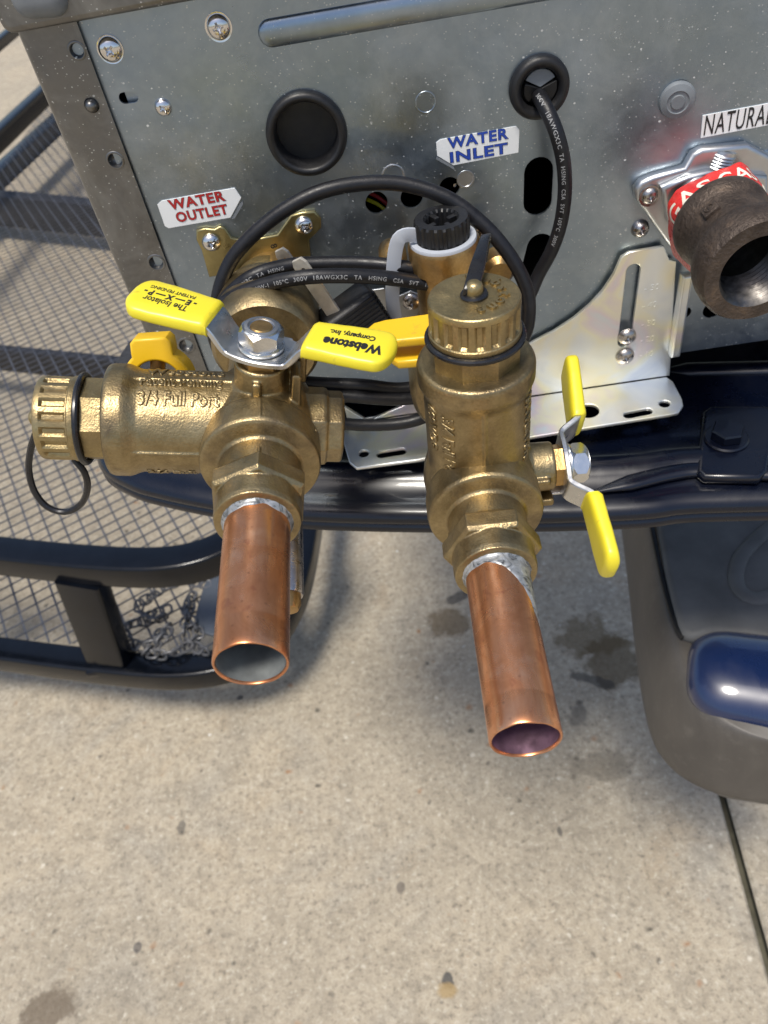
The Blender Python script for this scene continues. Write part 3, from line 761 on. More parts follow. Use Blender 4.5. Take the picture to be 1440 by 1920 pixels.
flat_path_u = [-.0275, -.0215, -.0185, -.0160, -.0135, -.0105, -.008, 0, .008, .0105, .0135, .0160, .0185, .0215, .0275]
def hz(u):
    t = min(1, max(0, (abs(u) - .0100) / .0085)); t = t * t * (3 - 2 * t); return .0340 + .0085 * t + max(0, abs(u) - .0185) * .06
def handle_path(us): return [Vector((u, 0, hz(u))) for u in us]
V, Fc = [], []
us = [-.0275 + .055 * i / 60 for i in range(61)]
def plate_w(u): a = abs(u); return .0078 + .0022 * max(0, 1 - (a / .011) ** 2)
hs = []
for u in us:
    z = hz(u); wv = plate_w(u); t_ = .0011; b_ = .0004
    ring = [(-wv + b_, t_), (-wv, t_ - b_), (-wv, -t_ + b_), (-wv + b_, -t_), (wv - b_, -t_), (wv, -t_ + b_), (wv, t_ - b_), (wv - b_, t_)]
    dz = (hz(u + 1e-4) - hz(u - 1e-4)) / 2e-4; nl = math.sqrt(1 + dz * dz)
    hs.append(len(V)); V += [(u - h * dz / nl, v, z + h / nl) for v, h in ring]
for i in range(60):
    for k in range(8): Fc.append((8 * i + k, 8 * i + (k + 1) % 8, 8 * i + 8 + (k + 1) % 8, 8 * i + 8 + k))
Fc += [tuple(range(8)), tuple(range(480, 488))]
tab_ = xf(box(.009, .0016, .008, .0006, 2), T((.004, .0098, .0305)))
handle_part = join((V, Fc), tab_)
GL = .0310
def grip_part(sgn):
    V, Fc = [], []; n = 36; m_ = 44
    for i in range(m_ + 1):
        t = i / m_; u = .0170 + GL * t
        e = 1.0
        if t > .80: e = math.sqrt(max(0, 1 - ((t - .80) / .205) ** 2))
        ez = 1.0
        if t > .88: ez = math.sqrt(max(.02, 1 - ((t - .88) / .125) ** 2))
        if t < .03: e *= .97; ez = .93
        wv = .0098 * (.90 + .16 * min(1, t * 1.6)) * e + .0002; th = .0031 * (1 - .1 * t) * ez + .0001
        z = hz(u) ; sag = 0
        for k in range(n):
            a = 2 * PI * k / n; c, s = math.cos(a), math.sin(a)
            y = wv * math.copysign(abs(c) ** .45, c); h = th * math.copysign(abs(s) ** .55, s)
            h += .00012 * mnoise.noise(Vector((u * 220, y * 220, sgn * 3 + h * 100)))
            V.append((sgn * u, y, z + h))
    for i in range(m_):
        for k in range(n): Fc.append((n * i + k, n * i + (k + 1) % n, n * i + n + (k + 1) % n, n * i + n + k))
    Fc += [tuple(range(n)), tuple(range(n * m_, n * m_ + n))]
    return V, Fc
packing = xf(hexnut(.0150, .0045), T((0, 0, .0292)))
stem = xf(lathe([(0, 0), (.0048, 0), (.0040, .0152), (.0036, .0157), (0, .0157)], 24), T((0, 0, .028)))
nut = join(xf(chamfered_nut(.0140, .0066), T((0, 0, .0366))), xf(lathe([(.0050, 0), (.0082, 0), (.0084, .0008), (.0082, .0014), (.005, .0014)], 40), T((0, 0, .0354))))
nutring = xf(lathe([(.0058, 0), (.0059, .0005), (.0048, .0006), (.0045, -.003)], 32), T((0, 0, .0432)))
union = xf(lathe([(.0150, .036), (.0150, .050), (.0215, .0505), (.0235, .053), (.0242, .060), (.0240, .080), (.0228, .0850), (.0160, .087), (.0160, .105)], 48), BX)
def pipe_mesh(e):
    prof = [(.0111, .040)] + [(.0111 - (.00006 if abs(e - .0108 - h) < .0003 else 0), h) for h in (.06, .08, e - .0112, e - .0108, e - .0104)] + [(.0111, e - .0030), (.0111, e - .0005), (.01085, e), (.0103, e), (.0101, e - .0004), (.0101, e - .004)]
    V, Fc = lathe(prof, 72)
    V = [(x * (1 + .006 * mnoise.noise(Vector((x * 60, y * 60, z * 30)))), y * (1 + .006 * mnoise.noise(Vector((x * 60, y * 60, z * 30 + 9)))), z + (.00025 * mnoise.noise(Vector((x * 200, y * 200, 1))) if z > e - .002 else 0)) for x, y, z in V]
    return xf((V, Fc), AX)
def bore_mesh(e): return xf(lathe([(.01004, e - .0007), (.0100, e - .015), (.0100, .050), (0, .050)], 64), AX)
def ring_solder(seed, smear):
    V, Fc = [], []; n = 96; rows = 14
    for i in range(n):
        a = 2 * PI * i / n
        amp = .0022 + .0016 * mnoise.noise(Vector((math.cos(a) * 2.2, math.sin(a) * 2.2, seed)))
        if smear:
            d = math.atan2(math.sin(a - rad(98)), math.cos(a - rad(98)))
            amp += .0235 * math.exp(-(d / .62) ** 2) * (1 + .25 * mnoise.noise(Vector((a * 6, 1, 2)))) + .005 * math.exp(-((d - .9) / .6) ** 2)
        for j in range(rows):
            t = j / (rows - 1)
            h = .0516 + t * (amp + .0014)
            r = .01118 + .0029 * math.exp(-((h - .0514) / .0014) ** 2) + .00042 * (1 - t ** 6) + .00028 * mnoise.noise(Vector((a * 9, h * 700, seed)))
            if j == rows - 1: r = .01105
            V.append((r * math.cos(a), r * math.sin(a), h))
    for i in range(n):
        for j in range(rows - 1):
            k = (i + 1) % n; Fc.append((i * rows + j, k * rows + j, k * rows + j + 1, i * rows + j + 1))
    return xf((V, Fc), AX)
valve_group = 'isolation valves on the heater connections'
def isolation_valve(C, th, phi, zr, label, shared=None, bore='pipe_bore_grey', smear=False, plen=.1092):
    root = tag(empty('isolation_valve', C, (0, th, zr)), label, 'valve', valve_group)
    if shared is None:
        S_ = {}
        S_['body'] = link('valve_body', body_me, 'cast_brass', root, True, 180)
        S_['conn'] = link('end_connector', conn_me, 'cast_brass', root, True, 180)
        S_['cast'] = mk('cast_lettering', *cast_front, 'cast_brass', root, angle=60)
        S_['cast2'] = mk('cast_lettering', *cast_rear, 'cast_brass', root, angle=60)
        S_['union'] = mk('union_nut', *union, 'cast_brass', root, angle=40)
        S_['hexb'] = mk('drain_spigot', *hexbase, 'cap_brass', root, angle=30)
        S_['cap'] = mk('drain_cap', *cap_v, 'cap_brass', root, angle=32)
        S_['nub'] = mk('cap_nub', *nub, 'cap_brass', S_['cap'], angle=60)
        S_['pack'] = mk('packing_nut', *packing, 'fitting_brass', root, angle=30)
        h = S_['handle'] = mk('handle', *handle_part, 'stainless', root, angle=40)
        S_['g1'] = mk('grip', *grip_part(1), 'yellow_vinyl', h, angle=60)
        S_['g2'] = mk('grip', *grip_part(-1), 'yellow_vinyl', h, angle=60)
        S_['nut'] = mk('handle_nut', *nut, 'bright_nut', h, angle=30)
        S_['nr'] = mk('nut_insert', *nutring, 'die_cast', h, angle=30)
        S_['stem'] = mk('stem', *stem, 'fitting_brass', h, angle=30)
        S_['pipe'] = mk('copper_pipe', *pipe_mesh(plen), 'copper', root, angle=30)
    else:
        S_ = {}
        def cp(k, parent):
            o = shared[k].copy(); col.objects.link(o); o.parent = parent; S_[k] = o; return o
        for k in ('body', 'conn', 'cast', 'cast2', 'union', 'hexb', 'cap', 'pack', 'handle'): cp(k, root)
        cp('nub', S_['cap'])
        for k in ('g1', 'g2', 'nut', 'nr', 'stem'): cp(k, S_['handle'])
        S_['pipe'] = mk('copper_pipe', *pipe_mesh(plen), 'copper', root, angle=30)
    S_['handle'].rotation_euler = (0, 0, -phi)
    mk('bore', *bore_mesh(plen), bore, S_['pipe'], angle=60)
    mk('solder_ring', *ring_solder(3 if smear else 8, smear), 'solder', root, angle=60)
    mk('sealing_ring', *tube([(-.0654, .0163 * math.cos(2 * PI * i / 24), .0163 * math.sin(2 * PI * i / 24)) for i in range(24)], .0012, 10, closed=True), 'strap_black', root)
    S_['root'] = root; return S_
TH = rad(14)
VL = isolation_valve(CL, TH, rad(18), rad(1.3), 'left brass isolation valve with drain cap pointing left and grey soldered copper pipe')
VR = isolation_valve(CR, rad(92), rad(70), rad(-1.2), 'right brass isolation valve standing upright with cap on top and smeared solder', VL, 'pipe_bore_violet', True, .1168)
# handle print
def grip_text(hd, grip, s, u, v, size, off=0, sx=1):
    V, Fc = tri_grid_wrap(text(s, size, .00002, off, sx=sx), .002); out = []
    for x, y, z in V:
        uu, vv = u - x, v - y
        tt = min(1, max(0, (abs(uu) - .0170) / GL)); wv = .0098 * (.90 + .16 * min(1, tt * 1.6)); cc = min(.98, abs(vv) / wv) ** (1 / .45)
        out.append((uu, vv, hz(uu) + .0031 * (1 - .1 * tt) * (1 - cc * cc) ** .275 + z + .00016))
    mk('lettering', out, Fc, 'ink_black', grip, False)
for S_ in (VL, VR):
    grip_text(S_['handle'], S_['g1'], 'Webstone', .0335, -.0036, .0068, .00034, .70)
    grip_text(S_['handle'], S_['g1'], 'Company, Inc.', .0320, .0024, .0040, .00016, .70)
    grip_text(S_['handle'], S_['g2'], 'The Isolator', -.0335, -.0034, .0046, .00008, .70)
    grip_text(S_['handle'], S_['g2'], '- E \u2014 X \u2014 P -', -.0335, .0006, .0044, .00022, .72)
    grip_text(S_['handle'], S_['g2'], 'PATENT PENDING', -.0340, .0044, .0027, .00006, .75)
# raised letters round the cap face
for S_ in (VL, VR):
    allp = []
    for i, ch in enumerate('Webstone'):
        a = rad(82 - i * 23.5)
        t_ = text(ch, .0060, .0007, .00016)
        allp.append(xf(t_, T((.0100 * math.cos(a), .0100 * math.sin(a), .0824)) @ R4(a - PI / 2, 'Z')))
    V, Fc = join(*allp)
    R_ = (frame((.0018, 0, 0), (-1, 0, 0), (0, 0, 1)) @ R4(rad(0), 'Z'))
    mk('lettering', V, Fc, 'cap_brass', S_['cap'], False, M4=R_ @ Matrix.Diagonal((1, 1, 1, 1)))
bpy.context.view_layer.update()
def loc(root, pts):
    i = (Matrix.Translation(root.location) @ root.rotation_euler.to_matrix().to_4x4()).inverted(); return [i @ Vector(p) for p in pts]
def add_world(name, part, mat, root, parent=None, **kw):
    return mk(name, loc(root, part[0]), part[1], mat, parent or root, **kw)
# straps
rl = VL['root']; Ml = Matrix.Translation(rl.location) @ rl.rotation_euler.to_matrix().to_4x4()
zc = W(150, 860, Y=-.111)
lp = [W(138, 860, Y=-.116), W(158, 885, Y=-.118), W(164, 915, Y=-.118), W(152, 945, Y=-.117), W(122, 960, Y=-.116), W(88, 950, Y=-.115), W(64, 920, Y=-.113), W(54, 880, Y=-.111), W(58, 840, Y=-.111), W(66, 815, Y=-.111)]
add_world('cap_strap', tube(lp, .00135, 10), 'strap_black', rl)
rr_ = VR['root']
Mr = Matrix.Translation(rr_.location) @ rr_.rotation_euler.to_matrix().to_4x4()
tip = Mr @ Vector((-.0815, 0, 0))
add_world('cap_strap', tube([tip + Vector((.0036 * math.cos(2 * PI * i / 16), .0036 * math.sin(2 * PI * i / 16), -.0006)) for i in range(16)], .0011, 8, closed=True, step=.001), 'strap_black', rr_)
sp = [W(881, 556, D=depth(tip)), W(885, 538, D=.250), W(891, 515, D=.254), W(898, 488, D=.259), W(905, 462, D=.266), W(910, 446, D=.272), W(913, 443, D=.277), W(911, 452, D=.283), W(905, 490, D=.290)]
V, Fc = sweep(catmull(sp, .0008), rrect(.0016, .0050, .0006, 2), up=(1, 0, 0), scale=lambda t: (1, 1.05 - .38 * min(1, max(0, (t - .25) * 3))))
add_world('cap_strap', (V, Fc), 'strap_black', rr_)
# yellow drain levers
pk = W(301, 706, Y=-.088); s_ = depth(pk) / F
half = [(64 * s_ * math.cos(rad(a)), 64 * s_ * math.sin(rad(a))) for a in range(-12, 56, 6)] + [(38 * s_, 58 * s_), (37 * s_, 78 * s_), (30 * s_, 86 * s_), (-28 * s_, 86 * s_), (-36 * s_, 78 * s_), (-38 * s_, 58 * s_)] + [(64 * s_ * math.cos(rad(a)), 64 * s_ * math.sin(rad(a))) for a in range(126, 193, 6)] + [(44 * s_ * math.cos(rad(a)), 44 * s_ * math.sin(rad(a))) for a in range(192, -13, -6)]
add_world('drain_lever', xf(plate(half, (), .010, .001, 3), T((pk.x, pk.y + .003, pk.z - .002)) @ R4(.10, 'Y') @ PANEL @ R4(-.30, 'X')), 'yellow_paint', rl, angle=40)
pa, pb_ = W(296, 720, Y=-.090), W(296, 660, Y=-.088)
add_world('drain_stem', tube([pa, pb_], .0030, 16, spline=False), 'fitting_brass', rl)
zl_ = W(740, 620, Y=-.088).z
lev = [(W(x, y, Z=zl_).x, W(x, y, Z=zl_).y) for x, y in ((683, 634), (686, 616), (700, 604), (722, 598), (830, 583), (860, 625), (800, 632), (720, 640), (695, 642))]
add_world('drain_lever', xf(plate(lev, (), .004, .0012, 3), T((0, 0, zl_ - .004))), 'yellow_paint', rr_, angle=40)
add_world('drain_lever', xf(plate([(x * 1.0 + .003, y * 1.0 - .0005) for x, y in lev], (), .004, .0012, 3), T((.006, -.001, zl_ - .0135))), 'yellow_paint', rr_, angle=40)
# waste fitting half hidden behind the left copper pipe
a_, b_ = W(540, 960, D=.33), W(541, 1146, D=.305)
L_ = (b_ - a_).length
fit = tag(empty('waste_fitting', a_), 'grey metal tail piece with brass end, half hidden behind left copper pipe', 'pipe fitting')
mk('tail_piece', *lathe([(0, 0), (.0062, 0), (.0062, L_ * .84), (.0058, L_ * .86), (0, L_ * .86)], 32), 'dull_steel', fit, M4=frame((0, 0, 0), b_ - a_))
mk('brass_end', *lathe([(0, L_ * .80), (.0050, L_ * .80), (.0050, L_ * .94), (.0040, L_ * .99), (0, L_)], 32), 'fitting_brass', fit, M4=frame((0, 0, 0), b_ - a_))

# ------------------------------------------------------------------ iron gas coupling
gc = tag(empty('iron_coupling', gaxis(-.0345)), 'dark brown cast iron threaded coupling on the red taped gas inlet', 'pipe coupling')
pr_ = [(.0150, .003), (.0184, .002), (.0194, .0030), (.0197, .0055), (.0194, .0085), (.0182, .0105), (.0174, .0130), (.0172, .0190), (.0178, .0240), (.0192, .0275), (.0212, .0300), (.0226, .0325), (.0232, .0360), (.0233, .0410), (.0229, .0440), (.0218, .0458), (.0158, .0460)]
pr_ = [(r_ * (.955 if h_ > .02 else 1), h_) for r_, h_ in pr_]
mk('coupling_body', *lathe(pr_, 72), 'cast_iron', gc, M4=frame((0, 0, 0), (0, -1, 0)), angle=50)
pr2 = [(.0159, .0459)]
for i in range(9): pr2 += [(.0146 - i * .00012, .0446 - i * .0022), (.0137 - i * .00012, .0435 - i * .0022)]
pr2 += [(.0132, .0245), (.0132, .006), (0, .006)]
mk('thread', *lathe(pr2, 64), 'machined_thread', gc, M4=frame((0, 0, 0), (0, -1, 0)), angle=20)
dr = Vector((-.62, -.0, .78)); bp = Vector((0, -.0175, 0)) + dr.normalized() * .0166
bo = mk('cast_boss', *box(.0066, .0066, .004, .0006, 2), 'cast_iron', gc, M4=frame(bp, dr, (0, 1, 0)))
mk('boss_ring', *tube([(.0018 * math.cos(2 * PI * i / 12), .0018 * math.sin(2 * PI * i / 12), .0021) for i in range(12)], .0004, 6, closed=True, step=.0005), 'cast_iron', bo, M4=frame(bp, dr, (0, 1, 0)))
mk('boss_bar', *box(.0042, .0007, .0008, 0), 'cast_iron', bo, M4=frame(bp, dr, (0, 1, 0)) @ T((0, 0, .002)), smooth=False)

# ------------------------------------------------------------------ power cord
cord = tag(empty('power_cord', W(700, 560, Y=-.03)), 'coiled black power cord with white print looping over both valves', 'power cord')
CI = Matrix.Translation(-cord.location)
RCORD = .0031
raw = [(1012, 176, .010), (1012, 182, -.004), (1022, 200, -.012), (1042, 245, -.018), (1056, 300, -.020), (1059, 360, -.020), (1051, 420, -.019), (1034, 470, -.018), (1010, 515, -.018),
       (985, 570, -.022), (940, 640, -.030), (870, 705, -.036), (760, 728, -.040), (680, 722, -.042), (560, 715, -.040), (450, 690, -.036), (410, 620, -.036), (408, 560, -.034),
       (430, 495, -.030), (470, 445, -.028), (530, 396, -.026), (600, 360, -.024), (680, 344, -.022), (760, 346, -.022), (840, 372, -.026), (905, 420, -.032), (955, 478, -.038), (985, 535, -.042), (992, 585, -.045), (980, 635, -.046),
       (930, 700, -.046), (860, 750, -.046), (780, 788, -.046), (700, 797, -.046), (620, 790, -.046), (520, 760, -.044), (440, 700, -.042), (404, 640, -.044), (404, 588, -.046), (440, 556, -.046), (500, 533, -.048), (560, 521, -.051), (620, 517, -.051), (700, 519, -.049), (770, 527, -.046), (830, 540, -.044),
       (900, 580, -.040), (940, 640, -.036), (920, 690, -.036), (840, 735, -.040), (760, 748, -.044), (680, 745, -.046), (560, 730, -.044), (450, 690, -.042), (414, 630, -.040), (410, 585, -.040), (438, 545, -.040), (480, 515, -.040), (540, 498, -.036), (600, 494, -.035), (680, 494, -.036), (760, 502, -.040), (830, 520, -.038), (880, 560, -.036), (880, 610, -.034), (820, 650, -.034), (740, 650, -.034), (690, 625, -.036)]
pts = [W(x, y, Y=Y) for x, y, Y in raw]
cpath = catmull(pts, .0016)
mk('cord', *sweep(cpath, circ(RCORD, 16)), 'black_cord', cord, M4=CI)
acc = [0.0]
for i in range(1, len(cpath)): acc.append(acc[-1] + (cpath[i] - cpath[i - 1]).length)
def cpos(s):
    import bisect
    i = min(len(cpath) - 2, max(0, bisect.bisect(acc, s) - 1)); t = (s - acc[i]) / (acc[i + 1] - acc[i])
    return cpath[i].lerp(cpath[i + 1], t), (cpath[min(i + 2, len(cpath) - 1)] - cpath[max(0, i - 1)]).normalized()
def near(px, py):
    best = None
    for i, p in enumerate(cpath):
        c = RC.transposed() @ (p - CAM); u, v = 720 + F * c.x / c.z, 960 + F * c.y / c.z
        d_ = (u - px) ** 2 + (v - py) ** 2
        if best is None or d_ < best[0]: best = (d_, i)
    return acc[best[1]]
def cord_text(s, px, py, size, face, flip=1, lift=0):
    V, Fc = tri_grid_wrap(text(s, size, .00002, .00003, align='LEFT', space=1.15), .0012); s0 = near(px, py); out = []
    for x, y, z in V:
        p, t = cpos(s0 + x); nf = Vector(face); nf = (nf - t * nf.dot(t)).normalized(); up = nf.cross(t) * flip
        a = y / RCORD
        out.append(p + (nf * math.cos(a) + up * math.sin(a)) * (RCORD + .00006 + z))
    mk('lettering', out, Fc, 'ink_grey', cord, False, M4=CI)
cord_text('300V  18AWGX3C  TA  HSING  CSA  SVT  105\u00baC  300V', 1020, 185, .0024, (-.35, -.8, .45))
cord_text('TA HSING  VW-1  105\u00baC  300V  18AWGX3C   TA   HSING   CSA   SVT   105\u00baC   300V   LL38816  3X', 432, 560, .0024, (0, -.85, .25))
cord_text('18AWGX3C  TA  HSING', 432, 548, .0022, (0, -.9, .2))
# plug
pc_ = W(628, 574, Y=-.041)
pz = (W(550, 492, Y=-.038) - W(622, 596, Y=-.041)).normalized()
px_ = Vector((1, .25, -.1)); fp = frame(pc_, pz, px_) @ Matrix.Scale(1.22, 4)
pg = mk('plug', *join(xf(box(.0215, .018, .020, .0025, 3), T((.003, 0, -.010))), *[xf(box(.0006, .0165, .0008, 0), T((.0139, 0, -.018 + k * .0016))) for k in range(11)], *[xf(box(.019, .0006, .0008, 0), T((.003, -.0091, -.018 + k * .0016))) for k in range(11)]), 'black_plastic', cord, M4=CI @ fp, angle=30)
ev = RC.col[0] - pz * RC.col[0].dot(pz); ev = (ev.normalized() * 1.0 + (CAM - pc_).normalized() * .35); ev = (ev - pz * ev.dot(pz)).normalized(); nv_ = pz.cross(ev)
for bx, by in ((626, 584), (590, 560)):
    rv_ = (W(bx, by, Y=0) - CAM); fpt = CAM + rv_ * ((pc_ - CAM).dot(pz) / rv_.dot(pz))
    h_ = [(-.0034, -.004), (.0034, -.004), (.0034, .0255), (.0022, .0280), (-.0022, .0280), (-.0034, .0255)]
    hole = [(.0013 * math.cos(2 * PI * i / 12), .0225 + .0013 * math.sin(2 * PI * i / 12)) for i in range(12)]
    pm = Matrix((ev, pz, -nv_)).transposed().to_4x4(); pm.translation = fpt
    mk('prong', *plate(h_, (hole,), .0016, .0002), 'prong_metal', pg, M4=CI @ pm, smooth=False)

# ------------------------------------------------------------------ parked car: tailgate and bumper
car = tag(empty('parked_car', (0, .3, 0)), 'dark navy car with lowered tailgate and dusty grey bumper under the heater', 'car')
KI = Matrix.Translation((0, -.3, 0))
def K(name, V, Fc, mat, **kw): return mk(name, V, Fc, mat, kw.pop('parent', car), M4=KI @ kw.pop('M4', Matrix.Identity(4)), **kw)
ZD = .7130
ed = [(250, 690), (205, 740), (182, 810), (188, 872), (240, 907), (300, 925), (400, 945), (500, 958), (600, 967), (800, 971), (1000, 969), (1150, 964), (1230, 959), (1290, 951), (1440, 946), (1700, 940), (2000, 930)]
E_ = catmull([W(x, y, Z=ZD - .012) for x, y in ed], .004)
prof = [(.060, -.030), (.012, -.0262), (.003, -.0250), (.0002, -.0240), (-.0012, -.0225), (-.0006, -.0195), (.0006, -.0182), (-.0006, -.0168), (-.0010, -.0145), (.0002, -.0120), (.0030, -.0095), (.0085, -.0085), (.0150, -.0078), (.0200, -.0040), (.0235, -.0015), (.0280, -.0008), (.0330, -.0018), (.0370, -.0040), (.046, -.0045), (.065, -.0045)]
V, Fc = [], []; fr_ = frames(E_, up=(0, 0, 1)); np_ = len(prof) + 1
for p, t, a, b in fr_:
    inn = Vector((0, 0, 1)).cross(t); inn.z = 0; inn.normalize()
    for v, z in prof: q = p + inn * v; V.append((q.x, q.y, ZD + z))
    q = p + inn * .065; V.append((max(q.x, -.16), .55, ZD - .0045))
for i in range(len(fr_) - 1):
    for k in range(np_ - 1): Fc.append((i * np_ + k, (i + 1) * np_ + k, (i + 1) * np_ + k + 1, i * np_ + k + 1))
tg = K('tailgate', V, Fc, 'navy_paint', angle=70)
def ridge(pts, r, flat, mat='navy_paint', Z=ZD - .0045, name='pressed_ridge'):
    P = catmull([W(x, y, Z=Z) for x, y in pts], .004)
    K(name, *sweep(P, [(u, v * flat) for u, v in circ(r, 16)], up=(0, 0, 1), scale=lambda t: max(.05, min(1, t * 6, (1 - t) * 6 + .3))), mat, parent=tg, angle=80)
ridge([(1100, 925), (1180, 905), (1260, 886), (1320, 880), (1440, 886), (1600, 890)], .0050, .55)
ridge([(1235, 694), (1330, 692), (1440, 690), (1600, 686)], .0060, .5)
pk_ = [W(x, y, Z=ZD) for x, y in ((1318, 768), (1332, 757), (1440, 757), (1455, 770), (1440, 880), (1425, 892), (1322, 890), (1308, 880))]
K('bolt_plate', *plate([(p.x, p.y) for p in pk_], (), .006, .0022, 4), 'navy_paint', M4=T((0, 0, ZD - .0070)), parent=tg, angle=60)
bp = W(1362, 820, Z=ZD)
bl = K('bolt', *join(lathe([(0, 0), (.0108, 0), (.0112, .0008), (.0104, .0016), (0, .0018)], 40), xf(hexnut(.0145, .006, .08), T((0, 0, .0014)))), 'navy_paint', M4=T((bp.x, bp.y, ZD - .001)), parent=tg, angle=30)
# rubber flap at the left corner
fm = [W(x, y, Z=.722) for x, y in ((286, 606), (300, 640), (300, 700), (190, 694), (212, 664), (236, 628))]
mo = mk('rubber_mat', *plate([(p.x, p.y) for p in fm], (), .006, .0015, 2), 'dark_mat', None, M4=T((0, 0, ZD - .002)))
tag(mo, 'ragged charcoal mat corner sticking out left of the heater casing', 'mat')
# bumper
ZS, ZT_ = .40, .485
So = [(1150, 880), (1158, 940), (1166, 1000), (1178, 1100), (1190, 1210), (1204, 1310), (1222, 1385), (1245, 1425), (1275, 1455), (1320, 1480), (1380, 1497), (1440, 1508), (1560, 1530)]
So2 = [W(x, y, Z=ZS) for x, y in So]; so_path = catmull(So2, .012)
To = [(1212, 880), (1218, 940), (1226, 985), (1240, 1060), (1252, 1120), (1264, 1165), (1276, 1195), (1290, 1235), (1312, 1290), (1345, 1335), (1400, 1370), (1460, 1390), (1580, 1420)]
to_path = [W(x, y, Z=ZT_) for x, y in To]; nn = len(so_path)
tp2 = catmull(to_path, .002)
def resamp(P, n):
    a = [0]
    for i in range(1, len(P)): a.append(a[-1] + (P[i] - P[i - 1]).length)
    out = []; j = 0
    for k in range(n):
        s = a[-1] * k / (n - 1)
        while j < len(P) - 2 and a[j + 1] < s: j += 1
        out.append(P[j].lerp(P[j + 1], min(1, (s - a[j]) / max(1e-9, a[j + 1] - a[j]))))
    return out
A_ = resamp(so_path, 60); B_ = resamp(tp2, 60); cen = Vector((.55, .30, 0))
V, Fc = [], []; rows = 12
for i in range(60):
    lo = A_[i].copy(); hi = B_[i]
    V.append(lo + (cen - lo).normalized() * .16 + Vector((0, 0, -.16))); V.append(lo + (cen - lo).normalized() * .03 + Vector((0, 0, -.025)))
    for k in range(rows + 1):
        t = k / rows; a_ = t * PI / 2
        V.append(Vector((lo.x + (hi.x - lo.x) * (1 - math.cos(a_)) , lo.y + (hi.y - lo.y) * (1 - math.cos(a_)), lo.z + (hi.z - lo.z) * math.sin(a_))))
    c2 = hi.lerp(cen, .9); V.append(Vector((c2.x, c2.y, ZT_ + .002)))
R_ = rows + 4
for i in range(59):
    for k in range(R_ - 1): Fc.append((i * R_ + k, (i + 1) * R_ + k, (i + 1) * R_ + k + 1, i * R_ + k + 1))
bm_ = K('bumper', V, Fc, 'dusty_bumper', angle=70)
pad = [W(x, y, Z=ZT_ + .008) for x, y in ((1225, 940), (1234, 1000), (1248, 1080), (1260, 1130), (1272, 1172), (1280, 1190), (1300, 1197), (1340, 1188), (1400, 1190), (1440, 1198), (1580, 1220), (1620, 940))]
pd = K('step_pad', *plate([(p.x, p.y) for p in pad], (), .012, .005, 4), 'step_pad', M4=T((0, 0, ZT_ - .002)), parent=bm_, angle=60)
rp = catmull([W(x, y, Z=ZT_ + .010) for x, y in ((1500, 960), (1450, 985), (1400, 1030), (1383, 1060), (1380, 1090), (1390, 1110), (1412, 1122), (1440, 1118), (1500, 1090))], .004)
K('pad_ring', *sweep(rp, [(u, v * .45) for u, v in circ(.006, 14)], up=(0, 0, 1)), 'step_pad', parent=pd, angle=80)
sm = catmull([W(x, y, Z=ZT_ + .0045) for x, y in ((1216, 960), (1228, 1020), (1242, 1085), (1254, 1130), (1266, 1168), (1274, 1186), (1282, 1196))], .004)
K('seam_gap', *tube(sm, .0022, 8, spline=False), 'black_rubber', parent=bm_)
c0, c1 = W(1390, 1272, Z=ZT_ - .003), W(1700, 1322, Z=ZT_ - .003)
dv = c1 - c0; rb = LEN(97, c0)
prof_b = [(0, -rb * 1.0)] + [(rb * math.sin(rad(a)) ** .62, -rb * 1.0 * max(0, math.cos(rad(a))) ** .8) for a in range(5, 91, 5)] + [(rb * 1.06, dv.length * .4), (rb * 1.10, dv.length)]
K('painted_bumper_end', *lathe(prof_b, 64), 'navy_gloss', M4=frame(c0, dv, (0, 0, 1)) @ Matrix.Diagonal((.60, 1.0, 1, 1)), parent=bm_, angle=60)
lf = [(1372, 1420), (1388, 1396), (1402, 1378), (1420, 1370), (1424, 1382), (1412, 1400), (1392, 1412)]
l3 = [W(x, y, Z=ZT_ - .018) for x, y in lf]
q0 = sum(l3, Vector()) / len(l3)

# ------------------------------------------------------------------ mesh floored trailer on the left
tr = tag(empty('cargo_trailer', W(150, 1230, Z=.40)), 'black tubular cargo carrier with expanded mesh floor left of the valves', 'cargo carrier')
TI = Matrix.Translation(-tr.location)
def TR(name, V, Fc, mat, **kw): return mk(name, V, Fc, mat, tr, M4=TI @ kw.pop('M4', Matrix.Identity(4)), **kw)
ZU, ZL, ZM = .331, .140, .158; KS = 1.447
SQ = rrect(.026 * KS, .026 * KS, .003 * KS, 3)
def rail(pts, Z, name='rail', sec=SQ, step=.008):
    P = catmull([W(x, y, Z=Z) if len(q) == 2 else Vector(q) for q in pts for (x, y) in [q[:2]]], step); return TR(name, *sweep(P, sec, up=(0, 0, 1)), 'powder_black', angle=40)
ux = [(-420, 990), (-150, 1024), (0, 1042), (130, 1056), (250, 1064), (330, 1061), (395, 1045), (450, 1015), (495, 970), (535, 900)]
rail(ux, ZU, 'upper_rail')
lx = [(-420, 1166), (-150, 1208), (0, 1226), (130, 1243), (250, 1256), (330, 1260), (400, 1253), (455, 1234), (505, 1195), (545, 1130), (566, 1060), (580, 980), (592, 900)]
rail(lx, ZL, 'lower_rail')
def post(x0, y0, x1, y1):
    a, b = W(x0, y0, Z=ZU - .015), W(x1, y1, Z=ZL + .015)
    TR('post', *sweep([a, b], rrect(.020 * KS, .041 * KS, .003 * KS, 3), up=(1, -.25, 0)), 'powder_black', angle=40)
    TR('weld_foot', *box(.046 * KS, .026 * KS, .008 * KS, .003 * KS, 2), 'powder_black', M4=T(b + Vector((0, 0, -.004))) )
post(152, 1085, 207, 1238)
post(-260, 1050, -190, 1200)
